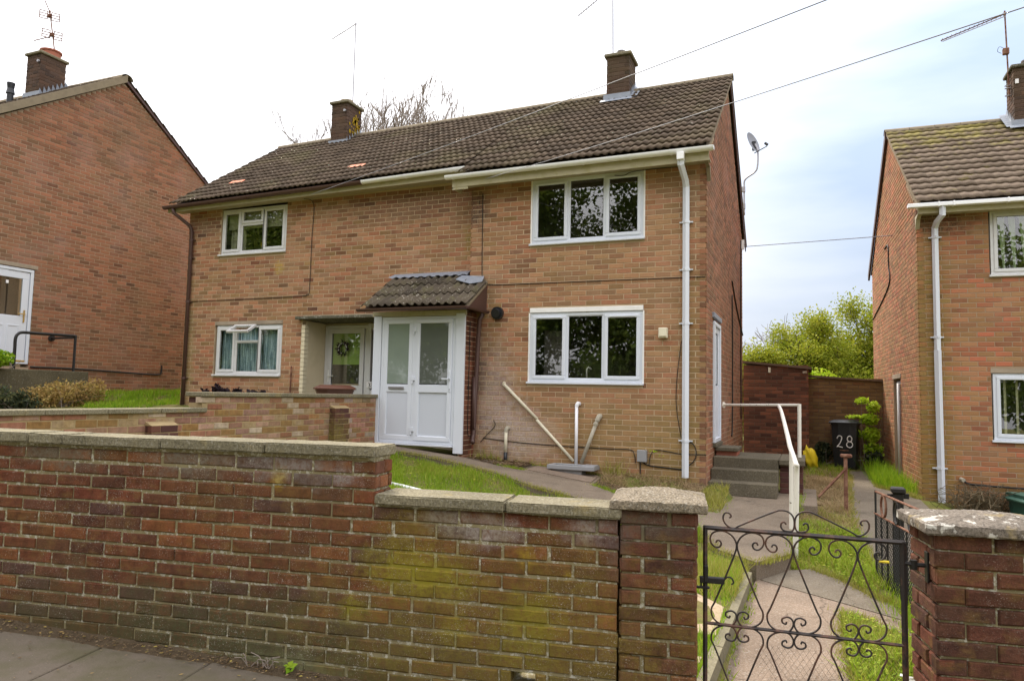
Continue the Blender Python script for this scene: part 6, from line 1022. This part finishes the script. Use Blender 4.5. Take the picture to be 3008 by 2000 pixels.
# leaf clouds
def leaves(name, centres, n, size, mat, parent=None, squash=1.0, seed=0, kind=None, elong=.55):
    """centres: (x,y,z,rx,ry,rz,weight) ellipsoids filled with leaf faces, denser outside"""
    rg = np.random.default_rng(seed); ws = np.array([c[6] for c in centres], float); idx = rg.choice(len(centres), n, p=ws / ws.sum()); Cn = np.array([c[:6] for c in centres])[idx]
    d = rg.normal(size=(n, 3)); d /= np.linalg.norm(d, axis=1)[:, None]; rr = rg.random(n) ** .42 * (1 + .12 * rg.normal(size=n)); P = Cn[:, :3] + d * rr[:, None] * Cn[:, 3:6]
    a = rg.normal(size=(n, 3)); a /= np.linalg.norm(a, axis=1)[:, None]; b_ = np.cross(a, rg.normal(size=(n, 3))); b_ /= np.linalg.norm(b_, axis=1)[:, None]; s_ = size * rg.uniform(.55, 1.35, n)[:, None]
    V = np.stack([P - a * s_, P - b_ * s_ * elong, P + a * s_, P + b_ * s_ * elong], 1).reshape(-1, 3); tone = np.clip(rg.normal(.45, .2, n) + .25 * (Cn[:, 2] - Cn[:, 2].mean()) / (Cn[:, 2].std() + .3) * .4 + .1 * np.sin(idx * 2.4), 0, 1); T = np.repeat(np.stack([tone, rg.random(n), rg.random(n)], 1), 4, 0)
    return rawmesh(name, V, np.arange(4 * n).reshape(-1, 4), T, mat, parent, kind, 4)
def grow(mb, p, d, ln, r_, depth, rg, spread=.5, tips=None, up=.12, minr=.006, sides=5):
    pts = [p]; q = Vector(p); dd = Vector(d).normalized()
    for k in range(4): dd = (dd + Vector(rg.normal(size=3)) * .13 + Vector((0, 0, up * .3))).normalized(); q = q + dd * ln / 4; pts.append(q)
    mb.tube(pts, r_, sides, cap=False, r1=max(minr, r_ * .62))
    if tips is not None: tips += pts[2:]
    if depth == 0: return
    nb_ = rg.integers(2, 4) if depth > 1 else rg.integers(3, 5)
    for k in range(nb_):
        nd_ = (dd + Vector(rg.normal(size=3)) * spread + Vector((0, 0, up))).normalized(); st = pts[rg.integers(2, 5)]; grow(mb, st, nd_, ln * rg.uniform(.62, .85), max(minr, r_ * .6), depth - 1, rg, spread, tips, up, minr, max(3, sides - 1))
def tree(name, label, cat, base, h, r_, depth, seed, nleaf, lsize, lmat, barkm='bark', group=None, spread=.5, stems=1, minr=.008, leafr=.5, ln0=None, up=.12):
    o = empty(name, base, label, cat, group); rg = np.random.default_rng(seed); mb = MB(); tips = []
    for k in range(stems):
        b0 = Vector(base) + Vector((rg.normal() * .25 * (stems > 1), rg.normal() * .25 * (stems > 1), -.1)); grow(mb, b0, (rg.normal() * .15 * stems ** .5, rg.normal() * .15 * stems ** .5, 1), ln0 or h * .36, r_, depth, rg, spread, tips, up, minr, 7)
    mb.build('branches', barkm, o, smooth=True)
    if nleaf:
        pick = [tips[i] for i in rg.choice(len(tips), min(len(tips), 260), replace=False)]; leaves('crown', [(t.x, t.y, t.z, leafr * rg.uniform(.6, 1.2), leafr * rg.uniform(.6, 1.2), leafr * rg.uniform(.5, .9), 1) for t in pick], nleaf, lsize, lmat, o, seed=seed)
    return o
tree('hawthorn_tree', 'big rounded olive-green tree behind the garden wall, nearest the right house', 'tree', (1.5, 22, .3), 4.4, .10, 5, 31, 80000, .038, 'tree_leaf', group='trees behind the gardens', spread=.62, stems=5, leafr=.55, ln0=1.42)
tree('hawthorn_tree', 'twiggy light green tree in the middle of the gap above the dark outbuilding', 'tree', (-.1, 21.5, .3), 4.0, .08, 5, 32, 55000, .036, 'tree_leaf', group='trees behind the gardens', spread=.55, stems=4, leafr=.48, ln0=1.32)
tree('hawthorn_tree', 'low bright green tree beside the right gable above the outbuilding roof', 'tree', (-1.6, 21.0, .3), 3.0, .06, 4, 33, 40000, .036, 'tree_leaf', group='trees behind the gardens', spread=.6, stems=3, leafr=.5, ln0=1.05)
leaves('climbing_shrub', [(.15, 18.2, 2.15, .45, .3, .22, 1), (.6, 18.2, 1.98, .35, .3, .2, .7)], 900, .04, 'bright_leaf', seed=41).name; tag(bpy.data.objects['climbing_shrub'], 'yellow-green leaves peeping over the lower garden wall beside the outbuilding', 'shrub')
tree('bare_tree', 'leafless twiggy tree rising behind the roof right of the left chimney', 'tree', (-19.3, 30, 1.0), 15.5, .30, 7, 52, 0, 0, 'tree_leaf', 'twig', 'bare trees behind the roofs', spread=.33, stems=3, minr=.015, ln0=5.5, up=.24)
tree('bare_tree', 'smaller leafless tree whose twigs show left of the left chimney', 'tree', (-22.6, 30, 1.0), 14, .22, 6, 57, 0, 0, 'tree_leaf', 'twig', 'bare trees behind the roofs', spread=.30, stems=2, minr=.015, ln0=5.3, up=.26)
tree('bare_tree', 'pale leafless hedge tree in the gap against the right gable edge', 'tree', (-2.9, 27, .5), 5, .06, 6, 55, 0, 0, 'tree_leaf', 'twig', 'bare trees behind the roofs', spread=.5, stems=4, minr=.007, ln0=1.5)
# trees across the street, seen as reflections in the windows
rgw = np.random.default_rng(5); cen = []
for k in range(420): cen.append((rgw.uniform(-52, -3), rgw.uniform(-27, -17), rgw.uniform(0, 17.5), rgw.uniform(1.4, 2.6), rgw.uniform(1.2, 2.2), rgw.uniform(1.0, 2.2), 1))
for k in range(60): cen.append((rgw.uniform(-3, 22), rgw.uniform(-27, -17), rgw.uniform(.5, 10.5), rgw.uniform(1.4, 2.6), rgw.uniform(1.2, 2.2), rgw.uniform(1.0, 2.2), .8))
wd = leaves('woodland', cen, 260000, .17, 'far_leaf', seed=6, kind='stuff')
# shrubs
def shrub(name, label, base, cen, n, size, mat, stems=14, h=.5, seed=0, cat='shrub', group=None, twigm='twig', sr=.006):
    o = empty(name, base, label, cat, group); rg = np.random.default_rng(seed); mb = MB()
    for k in range(stems):
        c = cen[rg.integers(len(cen))]; e_ = Vector((c[0] + rg.normal() * c[3] * .6, c[1] + rg.normal() * c[4] * .6, c[2] + rg.uniform(-.3, 1) * c[5])); b0 = Vector(base) + Vector((rg.normal() * .1, rg.normal() * .08, 0)); md = b0.lerp(e_, .5) + Vector((rg.normal() * .05, rg.normal() * .05, .06)); mb.tube([b0, md, e_], sr, 4, cap=False, r1=.002)
    mb.build('stems', twigm, o); leaves('foliage', cen, n, size, mat, o, seed=seed); return o
shrub('shrub', 'yellow and orange leaved shrub in front of the concrete landing at left', (-12.4, 8.7, 1.15), [(-12.45, 8.35, 1.38, .3, .3, .18, 1), (-12.4, 8.75, 1.45, .3, .32, .22, 1.3), (-12.4, 9.15, 1.45, .28, .3, .25, 1.2), (-12.4, 9.45, 1.50, .2, .2, .25, .7), (-12.5, 8.6, 1.2, .4, .7, .15, 1)], 5200, .026, 'orange_leaf', 30, seed=61)
shrub('shrub', 'dark low shrub with pale strap leaves at the far left edge', (-12.3, 7.9, 1.15), [(-12.4, 8.05, 1.28, .3, .3, .2, 1), (-12.4, 7.6, 1.35, .35, .35, .25, 1), (-12.4, 7.2, 1.5, .3, .3, .3, .6)], 2600, .035, 'dark_leaf', 16, seed=62); shrub('shrub', 'small green bush touching the left edge beside the black handrail', (-12.7, 7.95, 1.85), [(-12.8, 7.95, 2.02, .18, .2, .14, 1)], 700, .035, 'lush_grass', 6, seed=63)
shrub('shrub', 'dark purple leaved plants under the lower left window', (-9.95, 9.75, .95), [(-9.98, 9.75, 1.50, .07, .07, .08, .5), (-9.7, 9.75, 1.56, .10, .08, .10, 1), (-9.55, 9.8, 1.5, .1, .08, .08, 1), (-9.3, 9.8, 1.53, .07, .07, .09, .6)], 420, .045, 'purple_leaf', 14, seed=64)
shrub('shrub', 'thin dark sprigs showing above the dividing wall below the gas pipe', (-8.9, 9.75, .9), [(-8.95, 9.75, 1.52, .14, .06, .06, 1), (-8.7, 9.75, 1.54, .1, .06, .05, .7)], 90, .04, 'purple_leaf', 9, seed=65)
shrub('shrub', 'yellow-green leafy shrub growing up beside the black bin', (1.12, 16.3, .2), [(1.0, 16.3, 1.62, .12, .15, .06, .5), (1.22, 16.4, 1.5, .12, .15, .12, .8), (1.15, 16.3, 1.25, .18, .2, .12, 1), (.92, 16.2, 1.30, .22, .12, .035, .35), (1.15, 16.3, .95, .2, .2, .16, 1.3), (1.2, 16.3, .65, .18, .2, .16, 1)], 2300, .036, 'bright_leaf', 18, seed=66)
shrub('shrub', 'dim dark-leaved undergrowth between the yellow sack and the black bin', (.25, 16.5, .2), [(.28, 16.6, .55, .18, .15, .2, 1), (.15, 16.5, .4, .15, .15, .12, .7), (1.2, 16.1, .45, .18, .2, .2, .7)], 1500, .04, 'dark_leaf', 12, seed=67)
# brown tangle of dry stems before the right house
DB = empty('dry_bramble', (2.2, 12.2, 0), 'tangle of dry brown stems between the white downpipe and green bin', 'bramble'); rg = np.random.default_rng(71); mb = MB()
for k in range(260):
    x = rg.uniform(1.98, 2.72); y = rg.uniform(11.9, 12.45); hgt = rg.uniform(.15, .50) * (1 - .35 * abs(x - 2.3)); b0 = Vector((x, y, -.02)); e_ = b0 + Vector((rg.normal() * .22, rg.normal() * .15, hgt)); m_ = b0.lerp(e_, .6) + Vector((0, 0, .10)); e2 = e_ + Vector((rg.normal() * .15, rg.normal() * .1, -rg.uniform(.0, .2))); mb.tube([b0, m_, e_, e2], .004, 3, cap=False)
mb.build('stems', 'bark', DB, kind='stuff'); leaves('dead_foliage', [(2.3, 12.15, .16, .38, .25, .16, 1)], 1500, .02, 'dead_leaf', DB, seed=72, kind='stuff')
SK = tag(leaves('yellow_flowering_weed', [(-1.98, 9.93, .86, .05, .02, .02, 1), (-1.88, 9.93, .80, .05, .02, .05, 1)], 26, .014, 'bright_leaf', seed=73), 'thin weed with tiny yellow leaves against the brick beside the grey cable box', 'weed')
blades('grass_tuft', [(-2.66, 9.82), (-2.36, 9.82), (-2.36, 9.98), (-2.66, 9.98)], 1500, .24, .005, 'yellow_grass', seed=26, lean=1.1); bpy.data.objects['grass_tuft']['kind'] = 'stuff'
# yellow sack, white pipe on the lawn, scraps
mb = MB(); bm = bmesh.new(); bmesh.ops.create_icosphere(bm, subdivisions=3, radius=1)
for v in bm.verts: a_ = .85 + .13 * math.sin(v.co.x * 7 + v.co.z * 3) + .1 * math.sin(v.co.y * 9 - v.co.z * 6); v.co = Vector((v.co.x * .13 * a_ * (1.15 - .25 * v.co.z) - .05 * v.co.z, v.co.y * .11 * a_, v.co.z * .25 * a_))
bm.verts.index_update(); mb.add([(v.co.x + .02, v.co.y + 15.7, v.co.z + .46) for v in bm.verts], [[v.index for v in f.verts] for f in bm.faces]); bm.free(); tag(mb.build('plastic_sack', 'yellow_plastic', smooth=True), 'crumpled yellow plastic sack standing near the foot of the garden wall', 'sack')
tag(MB().tube([(-4.75, 7.15, .585), (-4.2, 6.97, .56), (-3.75, 6.82, .53)], .022, 8).build('loose_pipe', 'white_pipe', smooth=True), 'white plastic pipe lying on the lawn behind the front wall', 'pipe')
mb = MB()
for k in range(7): x, y = .50 + random.uniform(-.05, .05), 4.35 + random.uniform(-.05, .05); mb.box(-.02, .02, -.015, .015, 0, .004, 0, Matrix.Translation((x, y, .15 + random.uniform(0, .03))) @ Matrix.Rotation(random.uniform(-1, 1), 4, 'X') @ Matrix.Rotation(random.uniform(0, 3), 4, 'Z'))
tag(mb.build('paper_scrap', 'paint_white'), 'crumpled scrap of white paper on the weeds behind the gate', 'litter')
# debris and dirt in the angle of wall and pavement
mb = MB(); n = 120; vs = []; 
for i in range(n + 1):
    s_ = -5 + i * 5.0 / n; w_ = .015 + .03 * abs(math.sin(s_ * 3.1)) + .03 * max(0, math.sin(s_ * 1.7 + 1)) + random.uniform(0, .012); vs += [wp(s_, pvz(s_, 0) + .022 + random.uniform(0, .01), .012), wp(s_, pvz(s_, 0) + .012, -w_ * .5 - .01), wp(s_, pvz(s_, 0) - .004, -w_ - .03)]
mb.add(vs, [(3 * i + k, 3 * i + k + 1, 3 * i + k + 4, 3 * i + k + 3) for i in range(n) for k in range(2)]); mb.build('soil_verge', 'soil', kind='stuff', smooth=True)
def strip_scatter(name, n, size, mat, seed):
    rg = np.random.default_rng(seed); s_ = rg.uniform(-4, .0, n); o_ = -np.abs(rg.normal(0, .05, n)) - .005; far = rg.random(n) < .1; o_ = np.where(far, -rg.uniform(0, .7, n), o_); X = WP.x + WD.x * s_ + WN.x * o_; Y = WP.y + WD.y * s_ + WN.y * o_; Z = .10 - .0457 * s_ + .02 * o_ + .008 + np.where(far, 0, rg.uniform(0, .02, n)); t = rg.uniform(0, 6.28, n); z_ = size * rg.uniform(.4, 1.4, n); dx, dy = np.cos(t) * z_, np.sin(t) * z_; e = z_ * rg.uniform(-.3, .5, n)
    V = np.stack([np.stack([X - dx, Y - dy, Z], 1), np.stack([X - dy * .4, Y + dx * .4, Z + e * .6], 1), np.stack([X + dx, Y + dy, Z + e * .3], 1), np.stack([X + dy * .4, Y - dx * .4, Z], 1)], 1).reshape(-1, 3); rawmesh(name, V, np.arange(4 * n).reshape(-1, 4), np.repeat(rg.random((n, 3)), 4, 0), mat, kind='stuff', nper=4)
strip_scatter('fallen_leaves', 1500, .009, 'dead_leaf', 81); strip_scatter('fallen_leaves', 260, .010, 'orange_leaf', 82)
WS = empty('weed', wp(-1.75, .2, -.05), 'small dry sprig and green leaf growing where wall meets pavement', 'weed'); mb = MB(); rg = np.random.default_rng(83)
for k in range(12): b0 = Vector(wp(-1.78 + rg.normal() * .05, pvz(-1.78, 0) + .02, -.05)); e_ = b0 + Vector((rg.normal() * .07, rg.normal() * .03, rg.uniform(.02, .07))); mb.tube([b0, b0.lerp(e_, .5) + Vector((0, 0, .02)), e_], .0025, 4, cap=False)
mb.build('stems', 'twig', WS); leaves('foliage', [(*wp(-1.62, pvz(-1.62, 0) + .04, -.04), .03, .02, .02, 1)], 9, .02, 'lush_grass', WS, seed=84)
